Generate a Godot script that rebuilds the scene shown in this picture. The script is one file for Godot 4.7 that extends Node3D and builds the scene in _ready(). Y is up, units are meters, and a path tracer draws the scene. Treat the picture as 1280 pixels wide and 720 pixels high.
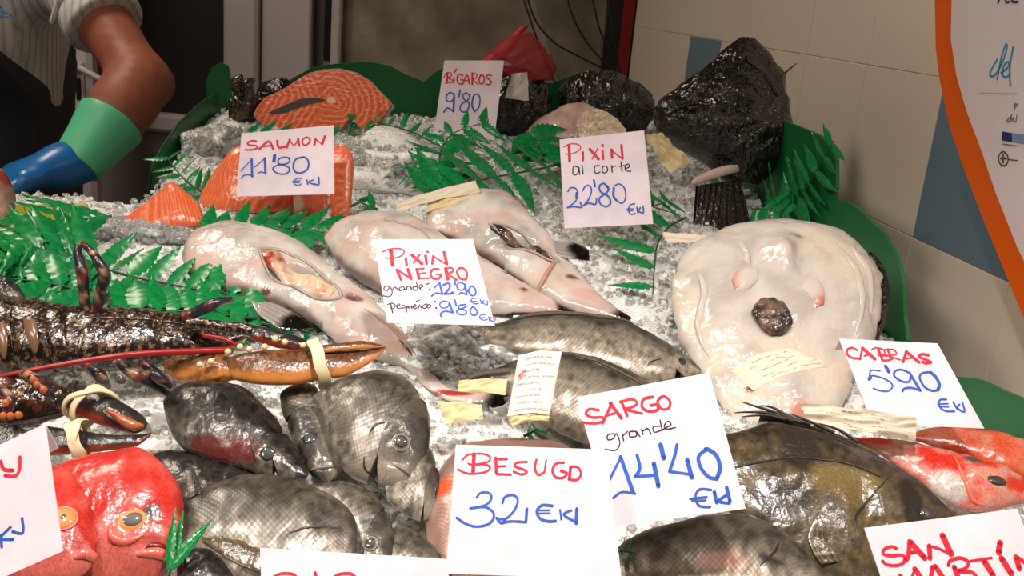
extends Node3D
# Fishmonger's stall: wet fish, lobsters and hand-lettered price cards on a sloping bed of crushed ice.

const BED_N := Vector3(0, 0.9867, 0.1628)
const BED_O := Vector3(0, 1.04, -0.63)
const BED_V := Vector3(0, 0.1628, -0.9867)
const WALL_N := Vector3(-0.9866, 0, 0.163)
const WALL_A := Vector3(0.163, 0, 0.9866)
var M := {}
var nz := FastNoiseLite.new()
var taken := {}
var LV: PackedVector3Array
var LN: PackedVector3Array
var SV: PackedVector3Array
var SN: PackedVector3Array

func _ready():
	nz.seed = 7
	nz.frequency = 1.0
	nz.fractal_octaves = 3
	var cam = Camera3D.new()
	cam.name = "camera"
	cam.fov = 32.957
	cam.transform = Transform3D(Basis(Vector3(0.9961, 0.0843, -0.0253), Vector3(-0.088, 0.9541, -0.2863), Vector3(0, 0.2874, 0.9578)), Vector3(0, 1.45, 0))
	cam.near = 0.02
	cam.current = true
	add_child(cam)
	var we = WorldEnvironment.new()
	we.name = "environment"
	var env = Environment.new()
	env.background_mode = Environment.BG_COLOR
	env.background_color = Color(0.2, 0.2, 0.2)
	env.tonemap_mode = Environment.TONE_MAPPER_LINEAR
	env.tonemap_exposure = 1.0
	env.sdfgi_enabled = true
	env.ssao_enabled = true
	env.ssil_enabled = true
	we.environment = env
	add_child(we)
	materials()
	lamps()
	room()
	counter()
	ice()
	edging()
	person()
	back_things()
	salmon()
	monkfish()
	breams()
	red_fish()
	lobsters()
	front_right()
	papers()
	ferns()
	cards()

# ---------------------------------------------------------------- helpers
func numbered(called):
	var k = taken.get(called, 0)
	taken[called] = k + 1
	return called if k == 0 else "%s_%03d" % [called, k]

func tag(o, label, category, group = "", kind = ""):
	if label: o.set_meta("label", label)
	if category: o.set_meta("category", category)
	if group: o.set_meta("group", group)
	if kind: o.set_meta("kind", kind)
	return o

func thing(called, at: Transform3D, label, category, group = ""):
	var o = Node3D.new()
	o.name = numbered(called)
	add_child(o)
	o.transform = at
	tag(o, label, category, group)
	return o

func structure(called, mesh, m, parent = null):
	var o = MeshInstance3D.new()
	o.name = called
	o.mesh = mesh
	o.material_override = m
	if parent: parent.add_child(o, true)
	else:
		add_child(o)
		o.set_meta("kind", "structure")
	return o

func part(called, mesh, m, parent, at = Transform3D()):
	var o = MeshInstance3D.new()
	o.name = called
	o.mesh = mesh
	if m: o.material_override = m
	parent.add_child(o, true)
	o.transform = at
	return o

func at_point(p): return Transform3D(Basis(), p)

func mat(c: Color, rough = 0.5, spec = 0.5, vertex = false):
	var m = StandardMaterial3D.new()
	m.albedo_color = c
	m.roughness = rough
	m.metallic_specular = spec
	m.vertex_color_use_as_albedo = vertex
	return m

func noise_tex(freq, seed_, ramp = null, normal = false, bump = 4.0, kind = FastNoiseLite.TYPE_SIMPLEX_SMOOTH, size = 256):
	var t = NoiseTexture2D.new()
	var n = FastNoiseLite.new()
	n.seed = seed_
	n.frequency = freq
	n.noise_type = kind
	n.fractal_octaves = 4
	t.noise = n
	t.width = size
	t.height = size
	t.seamless = true
	t.as_normal_map = normal
	t.bump_strength = bump
	if ramp: t.color_ramp = ramp
	return t

func ramp(stops):
	var g = Gradient.new()
	var off = PackedFloat32Array()
	var col = PackedColorArray()
	for s in stops:
		off.append(s[0])
		col.append(s[1])
	g.offsets = off
	g.colors = col
	return g

func tri(m, scale, albedo = null, normal = null, strength = 1.0):
	m.uv1_triplanar = true
	m.uv1_scale = Vector3.ONE * scale
	if albedo: m.albedo_texture = albedo
	if normal:
		m.normal_enabled = true
		m.normal_texture = normal
		m.normal_scale = strength
	return m

func scale_image(dark, normal):
	# one cell of overlapping fish scales, two staggered rows
	var n = 48
	var im = Image.create(n, n, false, Image.FORMAT_RGB8)
	for y in n:
		for x in n:
			var best = 0.0
			for row in range(-1, 4):
				for c in range(-1, 3):
					var cx = (c + 0.5 * (row % 2)) * 24.0 * 2.0
					var cy = row * 24.0
					for ox in [0.0]:
						var dx = (y - cx) / 26.0
						var dy = (x - cy) / 30.0
						var r = sqrt(dx * dx + dy * dy)
						if r < 1.0:
							var h = 1.0 - 0.75 * r
							best = maxf(best, h + (0.0 if dy > -0.2 else -0.25))
			var v = best if normal else lerpf(dark, 1.0, clampf(best * 1.3, 0.0, 1.0))
			im.set_pixel(x, y, Color(v, v, v))
	if normal:
		im.bump_map_to_normal_map(6.0)
	return ImageTexture.create_from_image(im)

func _mesh(v: PackedVector3Array, idx: PackedInt32Array, col = null, uvs = null, closed = true):
	# smooth normals; a closed shape is turned so that its faces look outward
	if closed:
		var vol = 0.0
		for i in range(0, idx.size(), 3):
			vol += v[idx[i]].dot((v[idx[i + 2]]).cross(v[idx[i + 1]]))
		if vol < 0.0:
			for i in range(0, idx.size(), 3):
				var t = idx[i + 1]
				idx[i + 1] = idx[i + 2]
				idx[i + 2] = t
	var nr = PackedVector3Array()
	nr.resize(v.size())
	for i in range(0, idx.size(), 3):
		var a = idx[i]
		var b = idx[i + 1]
		var c = idx[i + 2]
		var f = (v[c] - v[a]).cross(v[b] - v[a])
		nr[a] += f
		nr[b] += f
		nr[c] += f
	for i in nr.size():
		nr[i] = nr[i].normalized()
	var arr = []
	arr.resize(Mesh.ARRAY_MAX)
	arr[Mesh.ARRAY_VERTEX] = v
	arr[Mesh.ARRAY_NORMAL] = nr
	if col: arr[Mesh.ARRAY_COLOR] = col
	if uvs: arr[Mesh.ARRAY_TEX_UV] = uvs
	arr[Mesh.ARRAY_INDEX] = idx
	var am = ArrayMesh.new()
	am.add_surface_from_arrays(Mesh.PRIMITIVE_TRIANGLES, arr)
	LV = v
	LN = nr
	return am

func cat(a: Array, st: int, off: int, f: float):
	# Catmull-Rom over every st-th number of a
	var k = a.size() / st
	var i = clampi(int(floor(f)), 0, k - 2)
	var t = f - i
	var p0 = a[maxi(i - 1, 0) * st + off]
	var p1 = a[i * st + off]
	var p2 = a[(i + 1) * st + off]
	var p3 = a[mini(i + 2, k - 1) * st + off]
	return 0.5 * (2.0 * p1 + (p2 - p0) * t + (2.0 * p0 - 5.0 * p1 + 4.0 * p2 - p3) * t * t + (3.0 * p1 - p0 - 3.0 * p2 + p3) * t * t * t)

func smooth_path(p: Array, per = 6):
	if p.size() < 3: return p
	var r = []
	for i in p.size() - 1:
		var p0 = p[maxi(i - 1, 0)]
		var p3 = p[mini(i + 2, p.size() - 1)]
		for j in per:
			r.append(p[i].cubic_interpolate(p[i + 1], p0, p3, j / float(per)))
	r.append(p[-1])
	return r

func body(pa: Array, ratio: float, kind: String, o = {}):
	# a closed loft: pairs of back and belly points (mm) in the thing's own plane, thickness across it
	var n = o.get("n", 56)
	var m = o.get("m", 36)
	var k = pa.size() / 4
	var amp = o.get("amp", 0.0)
	var fr = o.get("freq", 30.0)
	var pw = o.get("pw", 1.0)
	var zo = o.get("z", [])
	var tk = o.get("t", [])
	var span = o.get("span", [0.0, 1.0])
	var swell = o.get("swell", 0.0)
	var bow = o.get("bow", 0.0)
	var spots = o.get("spots", [])
	var dents = o.get("dents", [])
	var v = PackedVector3Array()
	var col = PackedColorArray()
	var uvs = PackedVector2Array()
	var idx = PackedInt32Array()
	var lu = 0.0
	var pc = Vector3.ZERO
	var circ = 0.0
	for i in k:
		circ = maxf(circ, Vector2(pa[i * 4] - pa[i * 4 + 2], pa[i * 4 + 1] - pa[i * 4 + 3]).length() * 0.001 * 2.4)
	var vt = maxf(1.0, round(circ / 0.0042))
	for i in n + 1:
		var s = lerpf(span[0], span[1], i / float(n))
		var f = s * (k - 1)
		var A = Vector3(cat(pa, 4, 0, f), cat(pa, 4, 1, f), 0) * 0.001
		var Bq = Vector3(cat(pa, 4, 2, f), cat(pa, 4, 3, f), 0) * 0.001
		var c = (A + Bq) * 0.5
		var w = (A - Bq) * 0.5
		var z0 = cat(zo, 1, 0, s * (zo.size() - 1)) * 0.001 if zo.size() > 1 else 0.0
		if o.has("on"): z0 = skin_z(c.x, c.y) + o.on * 0.001
		if swell: w *= 1.0 + swell * pow(1.0 - i / float(n), 6.0)
		var t = w.length() * ratio
		if swell: t *= 1.0 + swell * 2.0 * pow(1.0 - i / float(n), 6.0)
		if tk.size() > 1: t *= cat(tk, 1, 0, s * (tk.size() - 1))
		if i > 0: lu += (c - pc).length()
		pc = c
		for j in m + 1:
			var a = TAU * j / float(m)
			var q = cos(a)
			var e = sin(a)
			if pw != 1.0:
				q = signf(q) * pow(absf(q), pw)
				e = signf(e) * pow(absf(e), pw)
			if bow:
				var f2 = minf(s + bow * q * q * (1.0 - i / float(n)), 1.0) * (k - 1)
				A = Vector3(cat(pa, 4, 0, f2), cat(pa, 4, 1, f2), 0) * 0.001
				Bq = Vector3(cat(pa, 4, 2, f2), cat(pa, 4, 3, f2), 0) * 0.001
				c = (A + Bq) * 0.5
				w = (A - Bq) * 0.5 * (1.0 + swell * pow(1.0 - i / float(n), 6.0))
				t = w.length() * ratio * (1.0 + swell * 2.0 * pow(1.0 - i / float(n), 6.0))
			var p = c + w * q + Vector3(0, 0, t * e + z0)
			var nn = nz.get_noise_3d(p.x * fr, p.y * fr, p.z * fr + k)
			if amp > 0.0 and t > amp * 0.5:
				var dirn = (w * q + Vector3(0, 0, t * e)).normalized()
				p += dirn * amp * nn * clampf(t / (amp * 4.0), 0.0, 1.0)
			if e > 0.0:
				for d in dents:
					var r = Vector2((p.x - d[0] * 0.001) / (d[2] * 0.001), (p.y - d[1] * 0.001) / (d[3] * 0.001))
					if d.size() > 5: r = r.rotated(d[5])
					var dd = r.length()
					if dd < 1.0: p.z += d[4] * 0.001 * (1.0 - dd * dd) * (1.0 - dd * dd)
			v.append(p)
			var cc = paint(kind, s, q, e, p, nn)
			if e > -0.3:
				for d in spots:
					var r = Vector2((p.x - d[0] * 0.001) / (d[2] * 0.001), (p.y - d[1] * 0.001) / (d[3] * 0.001))
					if d.size() > 5: r = r.rotated(d[5])
					var dd = r.length() + 0.35 * nn
					if dd < 1.0: cc = cc.lerp(d[4], smoothstep(0.0, 0.45, 1.0 - dd))
			col.append(cc)
			uvs.append(Vector2(lu / 0.0042, vt * j / float(m)))
	for i in n:
		for j in m:
			var a = i * (m + 1) + j
			var b = a + m + 1
			idx.append_array([a, b, a + 1, a + 1, b, b + 1])
	for end in [0, n]:
		var c = Vector3.ZERO
		for j in m: c += v[end * (m + 1) + j]
		v.append(c / m)
		col.append(col[end * (m + 1)] if not o.has("cap") else o.cap)
		uvs.append(uvs[end * (m + 1)])
		for j in m:
			var a = end * (m + 1) + j
			if end == 0: idx.append_array([v.size() - 1, a, a + 1])
			else: idx.append_array([v.size() - 1, a + 1, a])
	var made = _mesh(v, idx, col, uvs)
	if o.get("more", false):
		SV.append_array(LV)
		SN.append_array(LN)
	elif not o.has("z"):
		SV = LV
		SN = LN
	return made

func near(p: Vector3):
	# the point of the last skin under p (looking down the thing's own z), with its normal
	var bi = [0, 0, 0, 0, 0]
	var bd = [1e9, 1e9, 1e9, 1e9, 1e9]
	for i in SV.size():
		if SN[i].z < 0.05: continue
		var dx = SV[i].x - p.x
		var dy = SV[i].y - p.y
		var d = dx * dx + dy * dy
		if d < bd[4]:
			var k = 4
			while k > 0 and d < bd[k - 1]:
				bd[k] = bd[k - 1]
				bi[k] = bi[k - 1]
				k -= 1
			bd[k] = d
			bi[k] = i
	var z = 0.0
	var n = Vector3.ZERO
	var w = 0.0
	for k in 5:
		var q = 1.0 / (bd[k] + 1e-7)
		z += SV[bi[k]].z * q
		n += SN[bi[k]] * q
		w += q
	return [Vector3(p.x, p.y, z / w), n.normalized()]

func skin_z(x, y): return near(Vector3(x, y, 0))[0].z

func tube(p: Array, r, sides = 8, kind = "", flat = 1.0):
	var n = p.size()
	var v = PackedVector3Array()
	var col = PackedColorArray()
	var idx = PackedInt32Array()
	var up = Vector3(0.13, 0.97, 0.21)
	for i in n:
		var t = (p[mini(i + 1, n - 1)] - p[maxi(i - 1, 0)]).normalized()
		var x = up.cross(t).normalized()
		var y = t.cross(x).normalized()
		up = y
		var rr = r
		if r is Array: rr = cat(r, 1, 0, i / float(n - 1) * (r.size() - 1)) if r.size() > 1 else r[0]
		for j in sides:
			var a = TAU * j / sides
			v.append(p[i] + x * cos(a) * rr + y * sin(a) * rr * flat)
			col.append(paint(kind, i / float(n - 1), cos(a), sin(a), v[-1], nz.get_noise_3dv(v[-1] * 60.0)) if kind else Color.WHITE)
	for i in n - 1:
		for j in sides:
			var a = i * sides + j
			var b = i * sides + (j + 1) % sides
			idx.append_array([a, a + sides, b, b, a + sides, b + sides])
	for e in [0, n - 1]:
		v.append(p[e])
		col.append(col[e * sides])
		for j in sides:
			var a = e * sides + j
			var b = e * sides + (j + 1) % sides
			if e == 0: idx.append_array([v.size() - 1, a, b])
			else: idx.append_array([v.size() - 1, b, a])
	return _mesh(v, idx, col if kind else null)

func poly2(a: Array, k = 0.001):
	var r = PackedVector2Array()
	for i in range(0, a.size(), 2): r.append(Vector2(a[i], a[i + 1]) * k)
	return r

func slab(p: PackedVector2Array, th: float, uvbox = false, lim = []):
	# a flat plate of outline p, its front face at +th/2
	if Geometry2D.is_polygon_clockwise(p): p.reverse()
	var t = Geometry2D.triangulate_polygon(p)
	var st = SurfaceTool.new()
	st.begin(Mesh.PRIMITIVE_TRIANGLES)
	var lo = p[0]
	var hi = p[0]
	for q in p:
		lo = lo.min(q)
		hi = hi.max(q)
	if lim:
		lo = lim[0]
		hi = lim[1]
	var inner = p
	var size = hi - lo
	for side in [1, -1]:
		for i in range(0, t.size(), 3):
			var tri_ = [t[i], t[i + 1], t[i + 2]]
			if (p[tri_[1]] - p[tri_[0]]).cross(p[tri_[2]] - p[tri_[0]]) > 0.0: tri_.reverse()
			if side < 0: tri_.reverse()
			for q in tri_:
				st.set_normal(Vector3(0, 0, side))
				st.set_uv((p[q] - lo) / size * Vector2(1, -1) + Vector2(0, 1) if uvbox else p[q])
				st.add_vertex(Vector3(inner[q].x, inner[q].y, side * th * 0.5))
	var n = p.size()
	for i in n:
		var a = p[i]
		var b = p[(i + 1) % n]
		var nn = Vector3(b.y - a.y, a.x - b.x, 0).normalized()
		var c = [Vector3(a.x, a.y, th / 2), Vector3(b.x, b.y, th / 2), Vector3(b.x, b.y, -th / 2), Vector3(a.x, a.y, -th / 2)]
		for q in [0, 1, 2, 0, 2, 3]:
			st.set_normal(nn)
			st.set_uv(Vector2(0.5, 0.02) if uvbox else Vector2(c[q].x, c[q].y))
			st.add_vertex(c[q])
	return st.commit()

func box(size: Vector3, ch = 0.004):
	# a box with chamfered edges, centred
	var st = SurfaceTool.new()
	st.begin(Mesh.PRIMITIVE_TRIANGLES)
	st.set_smooth_group(-1)
	var h = size * 0.5
	ch = minf(ch, minf(h.x, minf(h.y, h.z)) * 0.6)
	var faces = []
	for ax in 3:
		for s in [-1.0, 1.0]:
			var u = (ax + 1) % 3
			var w = (ax + 2) % 3
			var q = []
			for c in [[-1, -1], [1, -1], [1, 1], [-1, 1]]:
				var p = Vector3.ZERO
				p[ax] = s * h[ax]
				p[u] = c[0] * (h[u] - ch)
				p[w] = c[1] * (h[w] - ch)
				q.append(p)
			faces.append(q)
	for ax in 3:
		var u = (ax + 1) % 3
		var w = (ax + 2) % 3
		for s in [-1.0, 1.0]:
			for r in [-1.0, 1.0]:
				var q = []
				for e in [[0, -1], [0, 1], [1, 1], [1, -1]]:
					var p = Vector3.ZERO
					p[ax] = e[1] * (h[ax] - ch)
					p[u] = s * (h[u] if e[0] == 0 else h[u] - ch)
					p[w] = r * (h[w] - ch if e[0] == 0 else h[w])
					q.append(p)
				faces.append(q)
	for sx in [-1.0, 1.0]:
		for sy in [-1.0, 1.0]:
			for sz in [-1.0, 1.0]:
				var g = Vector3(sx, sy, sz)
				faces.append([g * Vector3(h.x, h.y - ch, h.z - ch), g * Vector3(h.x - ch, h.y, h.z - ch), g * Vector3(h.x - ch, h.y - ch, h.z)])
	for q in faces:
		var c = Vector3.ZERO
		for p in q: c += p
		if (q[2] - q[0]).cross(q[1] - q[0]).dot(c) < 0.0: q.reverse()
		for i in range(1, q.size() - 1):
			for p in [q[0], q[i], q[i + 1]]: st.add_vertex(p)
	st.generate_normals()
	return st.commit()

func dome(r: float, h: float, kind = "", rings = 8, sides = 20):
	# a lens or bump, standing on z = 0
	var v = PackedVector3Array()
	var col = PackedColorArray()
	var idx = PackedInt32Array()
	for i in rings + 1:
		var a = PI * 0.5 * i / rings
		for j in sides:
			var b = TAU * j / sides
			var p = Vector3(cos(b) * cos(a) * r, sin(b) * cos(a) * r, sin(a) * h)
			v.append(p)
			col.append(paint(kind, 1.0 - cos(a), cos(b), sin(b), p, nz.get_noise_3dv(p * 400.0)) if kind else Color.WHITE)
	for i in rings:
		for j in sides:
			var a = i * sides + j
			var b = i * sides + (j + 1) % sides
			idx.append_array([a, b, a + sides, b, b + sides, a + sides])
	v.append(Vector3(0, 0, -r * 0.3))
	col.append(col[0])
	for j in sides: idx.append_array([v.size() - 1, (j + 1) % sides, j])
	return _mesh(v, idx, col if kind else null)

func lump(r: Vector3, seed_: float, rough: float, kind = "", n = 10, m = 14):
	# a closed uneven blob
	var v = PackedVector3Array()
	var col = PackedColorArray()
	var idx = PackedInt32Array()
	for i in n + 1:
		var a = PI * i / n
		for j in m:
			var b = TAU * j / m
			var d = Vector3(sin(a) * cos(b), cos(a), sin(a) * sin(b))
			var k = 1.0 + rough * nz.get_noise_3d(d.x * 1.3 + seed_, d.y * 1.3, d.z * 1.3)
			v.append(d * r * k)
			col.append(paint(kind, i / float(n), cos(b), sin(b), v[-1], nz.get_noise_3d(d.x * 3.0 + seed_, d.y * 3.0, d.z * 3.0)) if kind else Color.WHITE)
	for i in n:
		for j in m:
			var a = i * m + j
			var b = i * m + (j + 1) % m
			idx.append_array([a, b, a + m, b, b + m, a + m])
	return _mesh(v, idx, col if kind else null)

func look(p: Vector3, n: Vector3):
	var x = Vector3(0, 1, 0).cross(n)
	if x.length() < 0.01: x = Vector3(1, 0, 0)
	x = x.normalized()
	return Transform3D(Basis(x, n.cross(x).normalized(), n), p)

func eye(parent, p: Vector3, r: float, iris: String, sx = 1.0, turn = 0.0, pup = 0.68, pk = "pupil"):
	var q = near(p)
	var t = look(q[0] - q[1] * r * 0.12, q[1])
	t.basis = t.basis * Basis(Vector3(0, 0, 1), turn)
	t.basis.x *= sx
	var e = part("eye", dome(r, r * 0.34, iris), M.eye, parent, t)
	if iris == "iris_dark": pup = 0.82
	part("pupil", dome(r * pup, r * 0.12, pk), M.eye, e, at_point(Vector3(0, 0, r * 0.26)))
	part("eye_rim", tube(ring_path(r * 1.02, r * 0.05), r * (0.05 if pk == "pupil" else 0.1), 6), M.dark_line if pk == "pupil" else M.cheek, e)
	return e

func ring_path(r, z):
	var a = []
	for i in 25: a.append(Vector3(cos(TAU * i / 24.0) * r, sin(TAU * i / 24.0) * r, z))
	return a

func on_skin(a: Array, lift = 0.0):
	var r = []
	for p in smooth_path(a, 5):
		var q = near(p)
		r.append(q[0] + q[1] * lift)
	return smooth_path(r, 2)

func pts3(a: Array, z: float):
	var r = []
	for i in range(0, a.size(), 2): r.append(Vector3(a[i] * 0.001, a[i + 1] * 0.001, z))
	return r

func strokes(rows: Array, z: float):
	# pen strokes as flat ribbons; a row is width, then x, y (tenths of a millimetre)
	var st = SurfaceTool.new()
	st.begin(Mesh.PRIMITIVE_TRIANGLES)
	var layer = 0
	for row in rows:
		var p = []
		for i in range(1, row.size(), 2): p.append(Vector2(row[i], row[i + 1]) * 0.0001)
		p = smooth_path(p, 5)
		var w = row[0] * 0.00005
		var zz = z + (layer % 7) * 0.00004
		layer += 1
		var L = []
		var Rr = []
		for i in p.size():
			var t = (p[mini(i + 1, p.size() - 1)] - p[maxi(i - 1, 0)]).normalized()
			var nn = Vector2(-t.y, t.x) * w * (1.0 + 0.12 * nz.get_noise_2d(i * 0.7, layer * 3.1))
			L.append(p[i] + nn)
			Rr.append(p[i] - nn)
		st.set_normal(Vector3(0, 0, 1))
		for i in p.size() - 1:
			for q in [L[i], L[i + 1], Rr[i], Rr[i], L[i + 1], Rr[i + 1]]:
				st.set_normal(Vector3(0, 0, 1))
				st.add_vertex(Vector3(q.x, q.y, zz))
		for e in [0, p.size() - 1]:
			for j in 8:
				for q in [p[e], p[e] + Vector2.from_angle(TAU * (j + 1) / 8.0) * w, p[e] + Vector2.from_angle(TAU * j / 8.0) * w]:
					st.set_normal(Vector3(0, 0, 1))
					st.add_vertex(Vector3(q.x, q.y, zz))
	return st.commit()

func sheet(c: Array, th: float, bend = 0.0, ripple = 0.0, n = 14):
	# a thin curled sheet between four corners (top left, top right, bottom right, bottom left)
	var v = PackedVector3Array()
	var idx = PackedInt32Array()
	var nrm = (c[1] - c[0]).cross(c[3] - c[0]).normalized() * -1.0
	for side in 2:
		for i in n + 1:
			for j in n + 1:
				var u = i / float(n)
				var w = j / float(n)
				var p = c[0].lerp(c[1], u).lerp(c[3].lerp(c[2], u), w)
				p += nrm * (bend * sin(u * PI) + ripple * nz.get_noise_2d(u * 2.2 + c[0].x * 40.0, w * 2.2))
				v.append(p + nrm * (th if side == 0 else 0.0))
	var k = (n + 1) * (n + 1)
	for i in n:
		for j in n:
			var a = i * (n + 1) + j
			idx.append_array([a, a + 1, a + n + 1, a + 1, a + n + 2, a + n + 1])
			idx.append_array([k + a, k + a + n + 1, k + a + 1, k + a + 1, k + a + n + 1, k + a + n + 2])
	for i in n:
		for e in [[i * (n + 1), (i + 1) * (n + 1)], [(i + 1) * (n + 1) + n, i * (n + 1) + n], [i + 1, i], [n * (n + 1) + i, n * (n + 1) + i + 1]]:
			idx.append_array([e[0], e[1], e[0] + k, e[1], e[1] + k, e[0] + k])
	return _mesh(v, idx)

func capsules(bones: Array, k: float, cell: float, cut = null):
	# tapered capsules joined by a smooth minimum, meshed as surface nets
	var lo = Vector3.ONE * 1e9
	var hi = -lo
	for b in bones:
		var r = maxf(b[1], b[3]) + k + cell * 2.0
		lo = lo.min(b[0].min(b[2]) - Vector3.ONE * r)
		hi = hi.max(b[0].max(b[2]) + Vector3.ONE * r)
	var d = Vector3i(((hi - lo) / cell).ceil()) + Vector3i.ONE
	var g = PackedFloat32Array()
	g.resize(d.x * d.y * d.z)
	g.fill(9.0)
	for b in bones:
		var r = maxf(b[1], b[3]) + k + cell * 2.0
		var a0 = Vector3i(((b[0].min(b[2]) - Vector3.ONE * r - lo) / cell).floor()).clamp(Vector3i.ZERO, d - Vector3i.ONE)
		var a1 = Vector3i(((b[0].max(b[2]) + Vector3.ONE * r - lo) / cell).ceil()).clamp(Vector3i.ZERO, d - Vector3i.ONE)
		var ab = b[2] - b[0]
		var L2 = maxf(ab.length_squared(), 1e-9)
		var sq = b[4] if b.size() > 4 else Vector3.ONE
		for x in range(a0.x, a1.x + 1):
			for y in range(a0.y, a1.y + 1):
				for z in range(a0.z, a1.z + 1):
					var p = lo + Vector3(x, y, z) * cell
					var t = clampf((p - b[0]).dot(ab) / L2, 0.0, 1.0)
					var dd = ((p - b[0] - ab * t) * sq).length() - lerpf(b[1], b[3], t)
					var i = (x * d.y + y) * d.z + z
					var o = g[i]
					var h = maxf(k - absf(o - dd), 0.0) / k
					g[i] = minf(o, dd) - h * h * k * 0.25
	if cut:
		for x in d.x:
			for y in d.y:
				for z in d.z:
					var i = (x * d.y + y) * d.z + z
					if g[i] < 1.0: g[i] = cut.call(lo + Vector3(x, y, z) * cell, g[i])
	var v = PackedVector3Array()
	var idx = PackedInt32Array()
	var id = PackedInt32Array()
	id.resize(g.size())
	id.fill(-1)
	var off = [0, 1, d.z, d.z + 1, d.y * d.z, d.y * d.z + 1, d.y * d.z + d.z, d.y * d.z + d.z + 1]
	var cor = [Vector3(0, 0, 0), Vector3(0, 0, 1), Vector3(0, 1, 0), Vector3(0, 1, 1), Vector3(1, 0, 0), Vector3(1, 0, 1), Vector3(1, 1, 0), Vector3(1, 1, 1)]
	var ed = [[0, 1], [2, 3], [4, 5], [6, 7], [0, 2], [1, 3], [4, 6], [5, 7], [0, 4], [1, 5], [2, 6], [3, 7]]
	for x in d.x - 1:
		for y in d.y - 1:
			for z in d.z - 1:
				var i = (x * d.y + y) * d.z + z
				var g0 = g[i]
				if g0 > cell * 2.0 or g0 < -cell * 2.0: continue
				var c = 0
				for q in 8:
					if g[i + off[q]] < 0.0: c += 1
				if c == 0 or c == 8: continue
				var s = Vector3.ZERO
				var k2 = 0
				for e in ed:
					var ga = g[i + off[e[0]]]
					var gb = g[i + off[e[1]]]
					if (ga < 0.0) != (gb < 0.0):
						s += cor[e[0]].lerp(cor[e[1]], ga / (ga - gb))
						k2 += 1
				id[i] = v.size()
				v.append(lo + (Vector3(x, y, z) + s / k2) * cell)
	var st = [d.y * d.z, d.z, 1]
	for x in range(1, d.x - 1):
		for y in range(1, d.y - 1):
			for z in range(1, d.z - 1):
				var i = (x * d.y + y) * d.z + z
				if id[i] < 0: continue
				for ax in 3:
					var j = i + st[ax]
					if (g[i] < 0.0) == (g[j] < 0.0): continue
					var u = st[(ax + 1) % 3]
					var w = st[(ax + 2) % 3]
					var q = [id[i], id[i - u], id[i - u - w], id[i - w]]
					if q.min() < 0: continue
					if g[i] < 0.0: idx.append_array([q[0], q[2], q[1], q[0], q[3], q[2]])
					else: idx.append_array([q[0], q[1], q[2], q[0], q[2], q[3]])
	return _mesh(v, idx)

func bed(x: float, z: float, h = 0.0):
	# the point of the sloping ice bed at x, z, raised by h
	return Vector3(x, BED_O.y + (BED_O.z - z) * (BED_N.z / BED_N.y), z) + BED_N * h

func c8(r, g, b): return Color8(r, g, b).srgb_to_linear()

var P := {}

func fleck(p: Vector3, q: float):
	# pale and dark scale rows, broken up along the flank
	var n2 = nz.get_noise_3d(p.x * 130.0, p.y * 130.0, p.z * 60.0)
	return clampf(1.0 + 1.1 * n2 + 0.12 * sin(acos(clampf(q, -1.0, 1.0)) * 46.0), 0.35, 1.9)

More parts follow.
